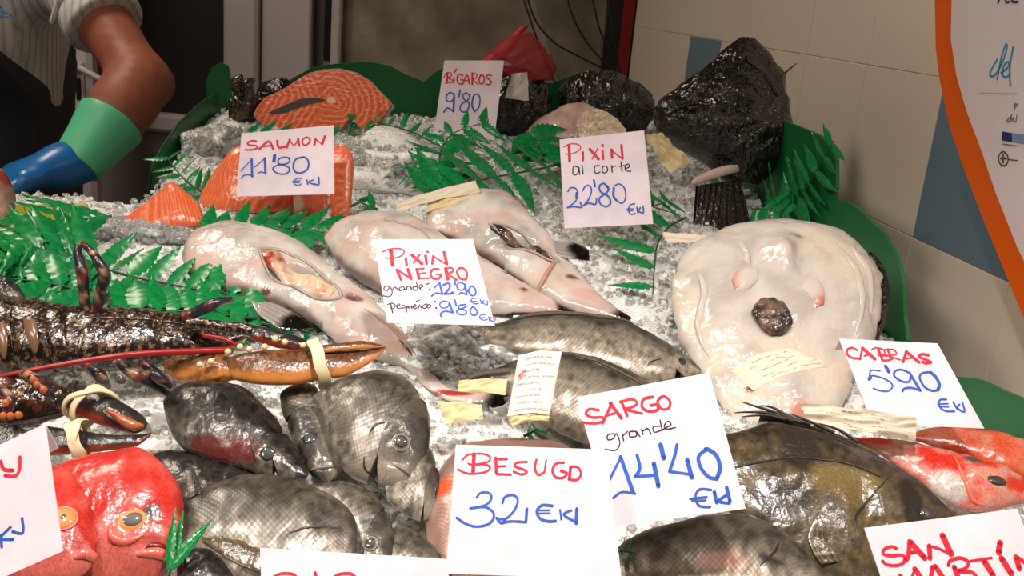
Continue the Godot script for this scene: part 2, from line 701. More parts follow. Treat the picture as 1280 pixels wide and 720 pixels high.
func paint(kind: String, s: float, q: float, e: float, p: Vector3, n: float) -> Color:
	match kind:
		"bream":
			var c = P.bream_belly.lerp(P.bream_back, smoothstep(-0.75, 0.65, q))
			c = c.lerp(P.bream_olive, clampf(0.45 + n * 0.9, 0.0, 0.6) * (1.0 - absf(q)))
			var bar = 0.5 + 0.5 * sin(s * 52.0 + n * 2.5)
			c *= lerpf(0.85, 1.1, bar) * (1.0 + 0.5 * n) * fleck(p, q)
			if s > 0.74: c = c.lerp(P.bream_head, smoothstep(0.74, 0.86, s) * (0.75 if q > -0.45 else 0.25))
			return c
		"bream_face":
			var c = P.bream_belly.lerp(P.bream_head, smoothstep(-0.8, 0.1, q)).lerp(P.bream_black, smoothstep(0.25, 0.85, q + n * 0.6))
			return c.lerp(P.bream_olive, clampf(n * 1.6, 0.0, 0.4)) * (1.0 + 0.5 * n)
		"bream_dark":
			var c = P.bream_mid.lerp(P.bream_black, smoothstep(-0.7, 0.3, q)) * (1.0 + 0.5 * n) * fleck(p, q)
			if s > 0.8: c = c.lerp(P.bream_black, smoothstep(0.8, 0.9, s) * 0.7)
			return c
		"bream_pale":
			var c = P.bream_pale.lerp(P.bream_back, smoothstep(-0.35, 0.7, q)) * (1.0 + 0.6 * n) * fleck(p, q)
			return c.lerp(P.bream_olive, clampf(n * 1.4, 0.0, 0.5))
		"bream_pink":
			return P.pink_belly.lerp(P.pink_back, smoothstep(-0.6, 0.8, q)) * (1.0 + 0.4 * n)
		"monk":
			var c = P.monk.lerp(P.monk_grey, clampf(0.25 + n * 1.5, 0.0, 0.8))
			c = c.lerp(P.monk_pink, clampf(nz.get_noise_3d(p.x * 14.0 + 9.0, p.y * 14.0, 3.0) * 2.2 - 0.1, 0.0, 0.7))
			if e < 0.05: c = c.lerp(P.monk_rim, smoothstep(0.05, -0.35, e + 0.3 * n))
			if s < 0.45 and q < -0.2: c = c.lerp(P.monk_rim, smoothstep(0.5, 0.1, e + 0.25 * n) * smoothstep(-0.2, -0.6, q) * 0.8)
			if s > 0.55: c = c.lerp(P.monk_pink, 0.55 * smoothstep(0.55, 0.9, s) * clampf(0.5 + n * 2.0, 0.0, 1.0))
			if s > 0.93: c = c.lerp(P.black, smoothstep(0.93, 0.96, s))
			return c
		"monk_big":
			var c = P.monk.lerp(P.monk_grey, clampf(0.1 + n * 1.2, 0.0, 0.6))
			c = c.lerp(P.cream, clampf(nz.get_noise_3d(p.x * 9.0 + 4.0, p.y * 9.0, 3.0) * 2.0, 0.0, 0.8))
			if e < 0.1: c = c.lerp(P.skin_brown, smoothstep(0.1, -0.2, e + 0.2 * n))
			return c
		"blackskin":
			return P.black_skin.lerp(P.black_brown, clampf(0.3 + n * 1.8, 0.0, 1.0))
		"gut":
			return P.gut_cream.lerp(P.gut_red, clampf(smoothstep(0.45, 0.15, s) + n * 1.2, 0.0, 1.0))
		"gut_dark":
			return P.black_brown.lerp(P.gut_brown, clampf(0.3 + n * 2.0, 0.0, 1.0))
		"lobe":
			return P.monk.lerp(P.lobe_red, smoothstep(0.5, 1.0, s + 0.3 * n))
		"jaw":
			return P.monk_pink.lerp(P.monk_grey, clampf(0.4 + n * 2.0, 0.0, 1.0))
		"red":
			var c = P.red.lerp(P.red_pink, clampf(smoothstep(0.1, -0.8, q) + n * 0.8, 0.0, 0.75))
			return c * (1.0 + 0.25 * n)
		"cabra":
			var c = P.cabra.lerp(P.cabra_pink, clampf(smoothstep(0.2, -0.7, q) + n * 1.3, 0.0, 0.9))
			return c.lerp(P.monk, clampf((n - 0.1) * 1.2, 0.0, 0.35))
		"cabra_orange":
			return P.cabra_orange.lerp(P.cabra_pink, clampf(0.2 + n * 1.4, 0.0, 0.8))
		"dory":
			var c = P.dory.lerp(P.dory_dark, clampf(smoothstep(0.2, 0.95, q) + n * 0.9, 0.0, 1.0))
			c = c.lerp(P.dory_yellow, clampf(0.5 * sin(s * 17.0 + q * 3.0 + n * 5.0), 0.0, 0.5) * (1.0 - absf(q)))
			return c * clampf(1.0 + 1.0 * nz.get_noise_3dv(p * 110.0), 0.4, 1.7)
		"salmon":
			var k = 0.5 + 0.5 * sin(p.x * 1500.0 + p.y * 700.0 + n * 3.0)
			return P.salmon.lerp(P.salmon_line, pow(k, 3.0) * 0.6)
		"slice":
			var c = P.cream_flesh.lerp(P.monk_pink, clampf(smoothstep(0.75, 0.5, s) + n, 0.0, 1.0))
			return c.lerp(P.gut_red, clampf(n * 2.0 - 0.3, 0.0, 0.35) if s < 0.7 else 0.0)
		"fin_black":
			return P.black.lerp(P.black_brown, 0.5 + 0.5 * sin(q * 22.0))
		"fin_brown":
			return P.bream_black.lerp(P.bream_olive, 0.5 + 0.5 * sin(q * 30.0 + n))
		"fin_monk":
			return P.monk_grey.lerp(P.black, smoothstep(0.45, 0.7, s + 0.2 * n)) * (0.8 + 0.3 * sin(q * 20.0))
		"fin_tan":
			return P.dory_yellow.lerp(P.dory_dark, 0.5 + 0.5 * sin(q * 26.0))
		"iris_gold":
			return P.iris_rim if s < 0.12 else P.iris_gold.lerp(P.iris_grey, smoothstep(0.15, 0.45, s))
		"iris_dark":
			return P.bream_black.lerp(P.iris_grey, smoothstep(0.1, 0.5, s) * (1.0 if s < 0.7 else 0.3))
		"iris_orange":
			return P.red_pink.lerp(P.iris_orange, smoothstep(0.02, 0.12, s))
		"pupil": return P.pupil
		"pupil_grey": return P.pupil_grey
		"claw":
			var c = P.claw_brown.lerp(P.claw_orange, clampf(smoothstep(-0.2, -0.9, q) + n * 0.6, 0.0, 1.0))
			var n2 = nz.get_noise_3dv(p * 320.0)
			return c.lerp(P.black_brown, 0.8 * smoothstep(0.02, 0.2, n2) * smoothstep(-0.6, 0.2, q))
		"claw_dark":
			return P.black_brown.lerp(P.claw_red, smoothstep(-0.55, -0.9, q + 0.3 * n))
		"leg":
			var k = sin(s * 16.0 + n * 4.0)
			return P.lob_blue.lerp(P.claw_red, 0.7 * smoothstep(0.75, 1.0, k)).lerp(P.lob_cream, smoothstep(0.2, 0.5, n))
		"joint": return P.claw_red.lerp(P.claw_orange, 0.5 + n)
		"leaf":
			return P.fern.lerp(P.fern_pale, clampf(0.3 + n, 0.0, 1.0))
	return Color.WHITE

func materials():
	P = {
		"bream_back": c8(70, 66, 58), "bream_belly": c8(150, 144, 130), "bream_olive": c8(112, 106, 90), "bream_head": c8(78, 76, 72), "bream_mid": c8(90, 84, 76), "bream_black": c8(40, 38, 36), "bream_pale": c8(158, 148, 130),
		"pink_belly": c8(184, 148, 134), "pink_back": c8(146, 114, 100),
		"monk": c8(204, 197, 187), "monk_grey": c8(160, 155, 148), "monk_pink": c8(200, 170, 160), "monk_rim": c8(104, 76, 70), "cream": c8(212, 202, 180), "skin_brown": c8(62, 44, 38),
		"black": c8(22, 19, 18), "black_skin": c8(15, 13, 12), "black_brown": c8(42, 34, 29), "gut_cream": c8(214, 190, 160), "gut_red": c8(150, 60, 45), "gut_brown": c8(120, 92, 78), "lobe_red": c8(200, 138, 122),
		"red": c8(206, 52, 44), "red_pink": c8(222, 124, 112), "cabra": c8(216, 52, 34), "cabra_pink": c8(222, 150, 130), "cabra_orange": c8(220, 90, 48),
		"dory": c8(88, 78, 56), "dory_dark": c8(50, 44, 37), "dory_yellow": c8(120, 104, 62),
		"salmon": c8(228, 100, 56), "salmon_line": c8(244, 176, 136), "cream_flesh": c8(222, 204, 172),
		"blood": c8(104, 52, 44), "iris_rim": c8(176, 166, 138), "iris_gold": c8(116, 108, 86), "iris_grey": c8(70, 72, 72), "iris_orange": c8(250, 138, 62), "pupil": c8(14, 14, 16), "pupil_grey": c8(74, 76, 70),
		"claw_brown": c8(104, 68, 38), "claw_orange": c8(200, 132, 68), "claw_red": c8(128, 44, 26), "lob_blue": c8(36, 36, 44), "lob_cream": c8(190, 150, 110),
		"fern": c8(10, 112, 54), "fern_pale": c8(36, 142, 78),
	}
	var bump_fine = noise_tex(0.05, 3, null, true, 6.0)
	var bump_wet = noise_tex(0.02, 5, null, true, 5.0)
	M.skin = mat(Color.WHITE, 0.24, 0.5, true)
	tri(M.skin, 26.0, noise_tex(0.05, 14, ramp([[0.0, Color8(170, 168, 164)], [0.5, Color8(232, 230, 228)], [1.0, Color8(255, 255, 255)]])), bump_wet, 0.4)
	M.flesh = mat(Color.WHITE, 0.13, 0.55, true)
	tri(M.flesh, 24.0, null, bump_wet, 0.8)
	M.flesh.subsurf_scatter_enabled = true
	M.flesh.subsurf_scatter_strength = 0.15
	M.scales = mat(Color.WHITE, 0.32, 0.6, true)
	M.scales.albedo_texture = scale_image(0.72, false)
	M.scales.normal_enabled = true
	M.scales.normal_texture = scale_image(0.5, true)
	M.scales.normal_scale = 0.22
	M.scales.metallic = 0.25
	M.black_wet = mat(Color.WHITE, 0.12, 0.65, true)
	tri(M.black_wet, 11.0, null, noise_tex(0.035, 8, null, true, 9.0), 1.0)
	M.eye = mat(Color.WHITE, 0.04, 0.7, true)
	M.eye.clearcoat_enabled = true
	M.eye.clearcoat = 1.0
	M.dark_line = mat(Color8(38, 32, 28), 0.3)
	M.grey_line = mat(Color8(120, 112, 100), 0.3)
	M.lip_grey = mat(Color8(160, 150, 140), 0.25)
	M.fold = mat(Color8(196, 189, 178), 0.14, 0.55)
	M.cream_cut = mat(Color8(216, 196, 160), 0.2, 0.5)
	tri(M.cream_cut, 14.0, noise_tex(0.02, 15, ramp([[0.0, Color8(214, 196, 180)], [1.0, Color8(255, 255, 255)]])), bump_wet, 0.4)
	M.cheek = mat(Color8(226, 110, 96), 0.22)
	M.shell_spot = mat(Color8(120, 88, 62), 0.2)
	M.claw_tip = mat(Color8(200, 110, 60), 0.3)
	M.mouth_red = mat(Color8(120, 20, 16), 0.3)
	# lobster shell: black mottled with cream and rust
	M.shell = mat(Color.WHITE, 0.2, 0.6)
	tri(M.shell, 11.0, noise_tex(0.055, 11, ramp([[0.0, Color8(18, 16, 19)], [0.62, Color8(28, 23, 22)], [0.68, Color8(96, 70, 44)], [0.75, Color8(168, 138, 96)], [0.84, Color8(120, 70, 40)], [1.0, Color8(40, 26, 22)]])), bump_fine, 0.25)
	M.shell_dark = mat(Color.WHITE, 0.16, 0.6)
	tri(M.shell_dark, 8.0, noise_tex(0.03, 12, ramp([[0.0, Color8(22, 16, 14)], [0.55, Color8(40, 26, 20)], [0.68, Color8(110, 60, 36)], [1.0, Color8(60, 32, 22)]])), bump_fine, 0.5)
	M.claw = mat(Color.WHITE, 0.27, 0.6, true)
	tri(M.claw, 16.0, null, bump_fine, 0.3)
	M.antenna = mat(Color8(150, 30, 24), 0.3)
	M.spine = mat(Color8(222, 196, 150), 0.35)
	M.rubber = mat(Color8(226, 210, 168), 0.55)
	M.pink_rubber = mat(Color8(178, 132, 118), 0.5)
	M.card = mat(Color8(243, 234, 241), 0.6, 0.35)
	tri(M.card, 6.0, noise_tex(0.01, 21, ramp([[0.0, Color8(232, 228, 230)], [1.0, Color8(255, 253, 255)]])))
	M.ink = {"r": mat(Color8(212, 30, 56), 0.6), "b": mat(Color8(34, 90, 192), 0.6), "k": mat(Color8(34, 32, 48), 0.6), "n": mat(Color8(40, 44, 74), 0.6), "c": mat(Color8(40, 140, 190), 0.6), "g": mat(Color8(120, 114, 112), 0.7), "l": mat(Color8(190, 176, 174), 0.7), "m": mat(Color8(100, 100, 130), 0.7), "o": mat(Color8(84, 76, 48), 0.7)}
	M.paper = mat(Color8(208, 197, 176), 0.55, 0.4)
	M.paper_white = mat(Color8(224, 217, 208), 0.5, 0.4)
	M.paper_yellow = mat(Color8(214, 196, 148), 0.5, 0.4)
	M.print = mat(Color8(150, 144, 138), 0.7)
	M.stain = mat(Color8(180, 70, 50), 0.5)
	M.green = mat(Color8(12, 108, 54), 0.38, 0.5)
	tri(M.green, 30.0, noise_tex(0.08, 33, ramp([[0.0, Color8(220, 220, 220)], [1.0, Color8(255, 255, 255)]])), noise_tex(0.09, 34, null, true, 3.0), 0.4)
	M.fern = mat(Color.WHITE, 0.25, 0.45, true)
	M.fern.backlight_enabled = true
	M.fern.backlight = Color(0.02, 0.12, 0.05)
	M.stem = mat(Color8(10, 74, 36), 0.35)
	M.yellow = mat(Color8(206, 200, 40), 0.5)
	M.ice = mat(Color.WHITE, 0.16, 0.55)
	tri(M.ice, 12.0, noise_tex(0.05, 41, ramp([[0.0, Color8(226, 228, 223)], [0.5, Color8(238, 240, 235)], [1.0, Color8(252, 252, 250)]])), noise_tex(0.07, 42, null, true, 8.0), 0.9)
	M.ice.subsurf_scatter_enabled = true
	M.ice.subsurf_scatter_strength = 0.25
	M.chunk = mat(Color(0.98, 0.99, 0.98, 0.22), 0.03, 0.5)
	M.chunk.transparency = BaseMaterial3D.TRANSPARENCY_ALPHA
	M.chunk.refraction_enabled = true
	M.chunk.refraction_scale = 0.031
	M.chunk_white = mat(Color8(240, 243, 241), 0.1, 0.55)
	tri(M.chunk_white, 30.0, null, bump_fine, 1.0)
	M.tile = mat(Color8(228, 215, 198), 0.3, 0.45)
	M.tile_blue = mat(Color8(112, 136, 154), 0.3, 0.45)
	M.grout = mat(Color8(214, 201, 184), 0.7)
	M.plaster = mat(Color8(150, 142, 136), 0.8)
	M.floor = mat(Color8(96, 92, 88), 0.5)
	M.frame = mat(Color8(186, 176, 176), 0.45)
	M.frame_dark = mat(Color8(70, 64, 62), 0.5)
	M.glass_dark = mat(Color8(46, 43, 42), 0.25)
	M.panel_grey = mat(Color8(120, 112, 110), 0.5)
	M.steel = mat(Color8(190, 184, 170), 0.35)
	M.steel.metallic = 0.15
	tri(M.steel, 1.6, noise_tex(0.012, 51, ramp([[0.0, Color8(150, 146, 136)], [1.0, Color8(235, 230, 218)]])), null)
	M.black = mat(Color8(16, 14, 14), 0.4)
	M.post_red = mat(Color8(120, 10, 14), 0.4)
	M.orange = mat(Color8(232, 98, 18), 0.4)
	M.poster = mat(Color8(222, 212, 214), 0.4)
	M.flag = mat(Color8(40, 44, 110), 0.5)
	M.flag_pale = mat(Color8(120, 140, 180), 0.5)
	M.counter = mat(Color8(190, 188, 184), 0.4)
	M.flesh_skin = mat(Color8(160, 104, 80), 0.5, 0.4)
	tri(M.flesh_skin, 5.0, noise_tex(0.03, 61, ramp([[0.0, Color8(225, 205, 195)], [1.0, Color8(255, 250, 246)]])))
	M.shirt = mat(Color8(214, 212, 210), 0.85, 0.2)
	var stripe = Image.create(16, 4, false, Image.FORMAT_RGB8)
	for x in 16:
		for y in 4: stripe.set_pixel(x, y, Color8(255, 255, 255) if x < 11 else Color8(206, 208, 214))
	tri(M.shirt, 62.0, ImageTexture.create_from_image(stripe))
	M.apron = mat(Color8(26, 28, 40), 0.55)
	M.glove_blue = mat(Color8(20, 108, 176), 0.3)
	M.glove_green = mat(Color8(92, 200, 150), 0.4)
	M.hair = mat(Color8(40, 30, 24), 0.6)
	M.lamp_shade = mat(Color8(60, 62, 64), 0.4)
	M.lamp_glow = mat(Color8(255, 244, 226), 0.5)
	M.lamp_glow.emission_enabled = true
	M.lamp_glow.emission = Color8(255, 240, 216)
	M.lamp_glow.emission_energy_multiplier = 4.0
	M.net_black = mat(Color8(16, 16, 15), 0.6)
	M.net_red = mat(Color8(170, 20, 28), 0.6)
	M.net_veil = mat(Color(0.06, 0.06, 0.055, 0.14), 0.6)
	M.net_veil.transparency = BaseMaterial3D.TRANSPARENCY_ALPHA
	M.net_red_veil = mat(Color(0.62, 0.05, 0.07, 0.6), 0.6)
	M.net_red_veil.transparency = BaseMaterial3D.TRANSPARENCY_ALPHA
	M.winkle = mat(Color.WHITE, 0.2, 0.55, true)
	M.salmon_skin = mat(Color8(150, 150, 150), 0.3)
	M.salmon = mat(Color.WHITE, 0.2, 0.55)
	M.salmon_side = mat(Color.WHITE, 0.2, 0.55, true)
	tri(M.salmon_side, 18.0, null, bump_wet, 0.5)
	M.plastic = mat(Color(0.92, 0.95, 0.95, 0.14), 0.06, 0.6)
	M.plastic.transparency = BaseMaterial3D.TRANSPARENCY_ALPHA

func lamps():
	for a in LAMPS:
		var o = thing("pendant_lamp", at_point(a[0]), "dark bell-shaped pendant lamp hanging over the fish counter, %s" % a[2], "lamp", "lamps over the counter")
		var prof = [Vector2(0.018, 0.14), Vector2(0.03, 0.13), Vector2(0.05, 0.09), Vector2(0.085, 0.03), Vector2(0.1, 0.0), Vector2(0.096, 0.0), Vector2(0.08, 0.03), Vector2(0.046, 0.085), Vector2(0.0, 0.1)]
		part("shade", lathe(prof), M.lamp_shade, o)
		part("cord", tube([Vector3(0, 0.13, 0), Vector3(0, 0.5, 0), Vector3(0, 2.95 - a[0].y, 0)], 0.004), M.black, o)
		part("bulb", lathe([Vector2(0.0, 0.09), Vector2(0.03, 0.08), Vector2(0.04, 0.05), Vector2(0.03, 0.02), Vector2(0.0, 0.01)]), M.lamp_glow, o)
		var l = SpotLight3D.new()
		l.name = "lamp_light"
		o.add_child(l)
		l.position = Vector3(0, 0.005, 0)
		l.look_at_from_position(a[0] + Vector3(0, 0.005, 0), a[3], Vector3(0, 0, 1))
		l.light_color = Color8(255, 241, 234)
		l.light_energy = a[1]
		l.light_size = 0.035
		l.spot_angle = a[4]
		l.spot_angle_attenuation = 0.9
		l.spot_range = 8.0
		l.spot_attenuation = 2.0
		l.shadow_enabled = true
	for a in PANELS:
		var o = thing("ceiling_light", at_point(a[0]), a[2], "lamp", "ceiling light panels")
		part("frame", box(Vector3(0.64, 0.05, 0.64)), M.frame, o)
		part("diffuser", box(Vector3(0.58, 0.02, 0.58)), M.lamp_glow, o, at_point(Vector3(0, -0.03, 0)))
		var l = AreaLight3D.new()
		l.name = "panel_light"
		o.add_child(l)
		l.position = Vector3(0, -0.05, 0)
		l.rotation_degrees = Vector3(-90, 0, 0)
		l.area_size = Vector2(0.56, 0.56)
		l.light_color = Color8(255, 236, 218)
		l.light_energy = a[1]
		l.area_range = 8.0
		l.shadow_enabled = true

const PANELS := [
	[Vector3(-1.45, 2.965, -1.5), 2.0, "flat square ceiling light panel above the passage behind the counter"],
	[Vector3(-1.3, 2.965, 0.7), 2.6, "flat square ceiling light panel over the aisle in front of the counter"],
]
const LAMPS := [
	[Vector3(-0.5, 2.05, -0.42), 0.58, "leftmost", Vector3(-0.35, 1.05, -0.74), 44.0],
	[Vector3(0.04, 2.0, -0.38), 0.98, "middle", Vector3(0.05, 1.05, -0.7), 43.0],
	[Vector3(0.5, 2.05, -0.45), 0.4, "rightmost", Vector3(0.42, 1.05, -0.9), 50.0],
]

func lathe(prof: Array, sides = 28):
	var v = PackedVector3Array()
	var idx = PackedInt32Array()
	for p in prof:
		for j in sides:
			var a = TAU * j / sides
			v.append(Vector3(cos(a) * p.x, p.y, sin(a) * p.x))
	for i in prof.size() - 1:
		for j in sides:
			var a = i * sides + j
			var b = i * sides + (j + 1) % sides
			idx.append_array([a, a + sides, b, b, a + sides, b + sides])
	return _mesh(v, idx)

# ---------------------------------------------------------------- the room
func room():
	structure("floor", box(Vector3(6.0, 0.1, 7.0)), M.floor).position = Vector3(-0.9, -0.05, -0.2)
	structure("ceiling", box(Vector3(6.0, 0.1, 7.0)), M.plaster).position = Vector3(-0.9, 3.05, -0.2)
	structure("wall_left", box(Vector3(0.1, 3.0, 7.0)), M.plaster).position = Vector3(-3.6, 1.5, -0.2)
	structure("wall_front", box(Vector3(7.0, 3.0, 0.1)), M.plaster).position = Vector3(-0.6, 1.5, 3.2)
	structure("wall_back", box(Vector3(6.0, 3.0, 0.1)), M.plaster).position = Vector3(-0.9, 1.5, -3.25)
	var origin = Vector3(0, 0, 0) - WALL_N * 0.74
	var turn = Basis(WALL_A, Vector3.UP, WALL_N)
	var w = structure("wall_right", box(Vector3(7.4, 3.0, 0.1)), M.grout)
	w.transform = Transform3D(turn, origin + Vector3(0, 1.5, 0) - WALL_N * 0.056)
	# ceramic tiles proud of the grout, 214 mm square
	var tm = box(Vector3(0.2125, 0.2125, 0.004), 0.0006)
	for i in range(-15, 9):
		for j in range(-3, 5):
			var x = -1.202 + 0.214 * (i + 0.5)
			var y = 1.18 + 0.214 * (j + 0.5)
			var blue = j == 0 and (i == 0 or i == -5 or i == -10)
			part("tile", tm, M.tile_blue if blue else M.tile, w, at_point(Vector3(x, y - 1.5, 0.05 + 0.0003 * ((i * 7 + j * 3) % 3))))
	# corner post with a red stripe
	var post = structure("trim_1", box(Vector3(0.1, 3.0, 0.07), 0.006), M.black)
	post.position = Vector3(0.2511, 1.3967, -2.9) * Vector3(1, 0, 1) + Vector3(0, 1.5, 0)
	part("stripe", box(Vector3(0.032, 2.98, 0.01), 0.003), M.post_red, post, at_point(Vector3(0.008, 0, 0.037)))
	# steel panel along the back wall
	var sp = structure("trim_2", box(Vector3(0.98, 2.4, 0.03), 0.004), M.steel)
	sp.position = Vector3(-0.1705, 1.33, -3.15) * Vector3(1, 0, 1) + Vector3(0, 1.2, 0)
	var st = structure("trim_3", box(Vector3(0.03, 2.4, 0.04), 0.006), M.frame)
	st.position = Vector3(-0.61, 1.2941, -3.1) * Vector3(1, 0, 1) + Vector3(0, 1.2, 0)
	var dk = structure("trim_4", box(Vector3(0.1, 2.4, 0.03), 0.004), M.frame_dark)
	dk.position = Vector3(-0.6602, 1.2882, -3.15) * Vector3(1, 0, 1) + Vector3(0, 1.2, 0)
	# door frame: two pale jambs, and the dark glazed door beside them
	var j1 = structure("trim_5", box(Vector3(0.155, 2.4, 0.06), 0.006), M.frame)
	j1.position = Vector3(-0.7664, 1.2801, -3.12) * Vector3(1, 0, 1) + Vector3(0, 1.2, 0)
	var j2 = structure("trim_6", box(Vector3(0.105, 2.4, 0.09), 0.01), M.frame)
	j2.position = Vector3(-0.8983, 1.2695, -3.1) * Vector3(1, 0, 1) + Vector3(0, 1.2, 0)
	var door = Node3D.new()
	door.name = "door_1"
	door.set_meta("kind", "structure")
	add_child(door)
	door.position = Vector3(-1.3022, 1.2336, -3.14) * Vector3(1, 0, 1)
	part("glass", box(Vector3(0.9, 1.45, 0.02)), M.glass_dark, door, at_point(Vector3(0.0, 1.72, 0)))
	part("rail", box(Vector3(0.95, 0.06, 0.06), 0.012), M.frame, door, at_point(Vector3(0.0, 0.965, 0.02)))
	part("panel", box(Vector3(0.95, 0.94, 0.03)), M.panel_grey, door, at_point(Vector3(0.0, 0.465, 0)))
	part("stile", box(Vector3(0.05, 2.4, 0.05), 0.01), M.frame_dark, door, at_point(Vector3(-0.47, 1.2, 0.01)))
	# open leaf of a second door with its handle plate, between person and glass
	var leaf = Node3D.new()
	leaf.name = "door_2"
	leaf.set_meta("kind", "structure")
	add_child(leaf)
	leaf.position = Vector3(-1.2846, 1.1175, -2.75) * Vector3(1, 0, 1)
	part("stile", box(Vector3(0.062, 2.2, 0.05), 0.01), M.frame, leaf, at_point(Vector3(-0.03, 1.1, 0)))
	part("stile", box(Vector3(0.07, 2.2, 0.055), 0.012), M.frame, leaf, at_point(Vector3(0.04, 1.1, 0.01)))
	var plate = part("handle_plate", box(Vector3(0.028, 0.15, 0.012), 0.005), M.frame, leaf, at_point(Vector3(0.045, 1.100, 0.043)))
	part("keyhole_slot", box(Vector3(0.014, 0.06, 0.006), 0.003), M.black, plate, at_point(Vector3(0, 0, 0.006)))
	part("handle", tube(smooth_path([Vector3(0, 0.06, 0.01), Vector3(0.0, 0.075, 0.05), Vector3(0.06, 0.05, 0.06), Vector3(0.1, 0.03, 0.055)]), 0.009), M.frame, plate)
	# signboard on the tiled wall: white with a swelling orange border
	var fr = Transform3D(Vector3(0.163, 0, 0.9866), Vector3(0, 1, 0), Vector3(-0.9866, 0, 0.163), Vector3(0.532, 1.3506, -1.1356))
	var board = thing("sign_board", fr, "white sign board with curved orange border fixed to the tiled wall", "sign")
	var outer = poly2([-184.6, 196.7, -162.5, 138.5, -138.6, 80.8, -115.4, 43.4, -72.2, -10.2, -23.3, -55.4, 30.3, -101.1, 78.9, -139.8, 132.3, -182.5, 174.2, -207.7, 312.1, -248.9, 364.9, -192.7, 358.7, -39.9, 279.5, 183.8])
	var inner = poly2([-141.5, 195.5, -121.9, 139.2, -105.9, 92.4, -78.6, 51.6, -42.5, 12.9, 2.6, -27.2, 42.6, -65.9, 100.7, -115.5, 145.5, -147, 294.7, -200.8, 328.4, -163.5, 327.5, -41, 247.2, 184.7])
	part("border", slab(outer, 0.012), M.orange, board)
	part("panel", slab(inner, 0.006), M.poster, board, at_point(Vector3(0, 0, 0.005)))
	letters(board, {"n": [[32,-267,1408,-274,1373], [29,-164,1467,-132,1381,-76,1385], [28,-26,1440,-21,1389,73,1385]], "c": [[25,-60,759,-127,635,-125,575,-43,583,33,707,68,870,35,932,6,778,21,544], [25,65,622,160,688,152,746,89,712,93,609,166,581,231,622], [24,173,906,197,677,278,495]], "l": [[13,-239,364,419,429]], "g": [[16,422,322,436,260], [16,424,317,471,314,436,283], [16,398,174,355,124,410,128,410,204,421,124], [12,439,150,471,166,439,164,461,129,490,139], [16,503,202,512,131]], "m": [[12,374,-131,554,-120,620,-113]], "o": [[20,412,-208,360,-247,365,-312,429,-355,503,-348,529,-293,500,-238,433,-211], [24,423,-236,456,-326], [24,395,-289,493,-272], [12,533,-277,685,-262]]}, 0.0085)
	part("flag", slab(poly2([32.5, 0.1, 49.2, 0.8, 52.6, -8.4, 34.6, -9.4]), 0.001), M.flag, board, at_point(Vector3(0, 0, 0.0085)))
	part("flag_text", slab(poly2([49.6, 0.9, 70.6, 2.2, 73.9, -6.8, 53, -8.3]), 0.001), M.flag_pale, board, at_point(Vector3(0, 0, 0.0085)))

func letters(parent, rows: Dictionary, z: float):
	var names = {"r": "red_lettering", "b": "blue_lettering", "k": "black_lettering", "n": "navy_lettering", "c": "cyan_lettering", "g": "grey_lettering", "l": "rule_line", "m": "flag_underline", "o": "emblem"}
	for k in rows: part(names[k], strokes(rows[k], z), M.ink[k], parent)

func bed_outline():
	var xr = func(z): return 0.598 + 0.1652 * (z + 0.1)
	return PackedVector2Array([Vector2(xr.call(-0.42), -0.42), Vector2(xr.call(-1.89), -1.89), Vector2(-0.53, -1.7), Vector2(-0.5, -1.27), Vector2(-1.2, -1.23), Vector2(-1.2, -0.42)])

func counter():
	var o = thing("display_counter", at_point(Vector3(-0.2, 0, -1.1)), "pale sloping display counter carrying the bed of crushed ice", "counter")
	var p = bed_outline()
	var st = SurfaceTool.new()
	st.begin(Mesh.PRIMITIVE_TRIANGLES)
	st.set_smooth_group(-1)
	var t = Geometry2D.triangulate_polygon(p)
	var org = Vector3(0.2, 0, 1.1)
	for i in range(0, t.size(), 3):
		var f = [p[t[i]], p[t[i + 1]], p[t[i + 2]]]
		if (f[1] - f[0]).cross(f[2] - f[0]) < 0.0: f.reverse()
		for q in f: st.add_vertex(bed(q.x, q.y, -0.03) + org)
	for i in p.size():
		var a = p[i]
		var b = p[(i + 1) % p.size()]
		var q = [bed(a.x, a.y, -0.03) + org, bed(b.x, b.y, -0.03) + org, Vector3(b.x, 0.0, b.y) + org, Vector3(a.x, 0.0, a.y) + org]
		for k in [0, 2, 1, 0, 3, 2]: st.add_vertex(q[k])
	st.generate_normals()
	part("cabinet", st.commit(), M.counter, o)

func ice_height(x, z):
	return 0.011 * nz.get_noise_2d(x * 9.0, z * 9.0) + 0.0035 * nz.get_noise_2d(x * 40.0 + 5.0, z * 40.0)

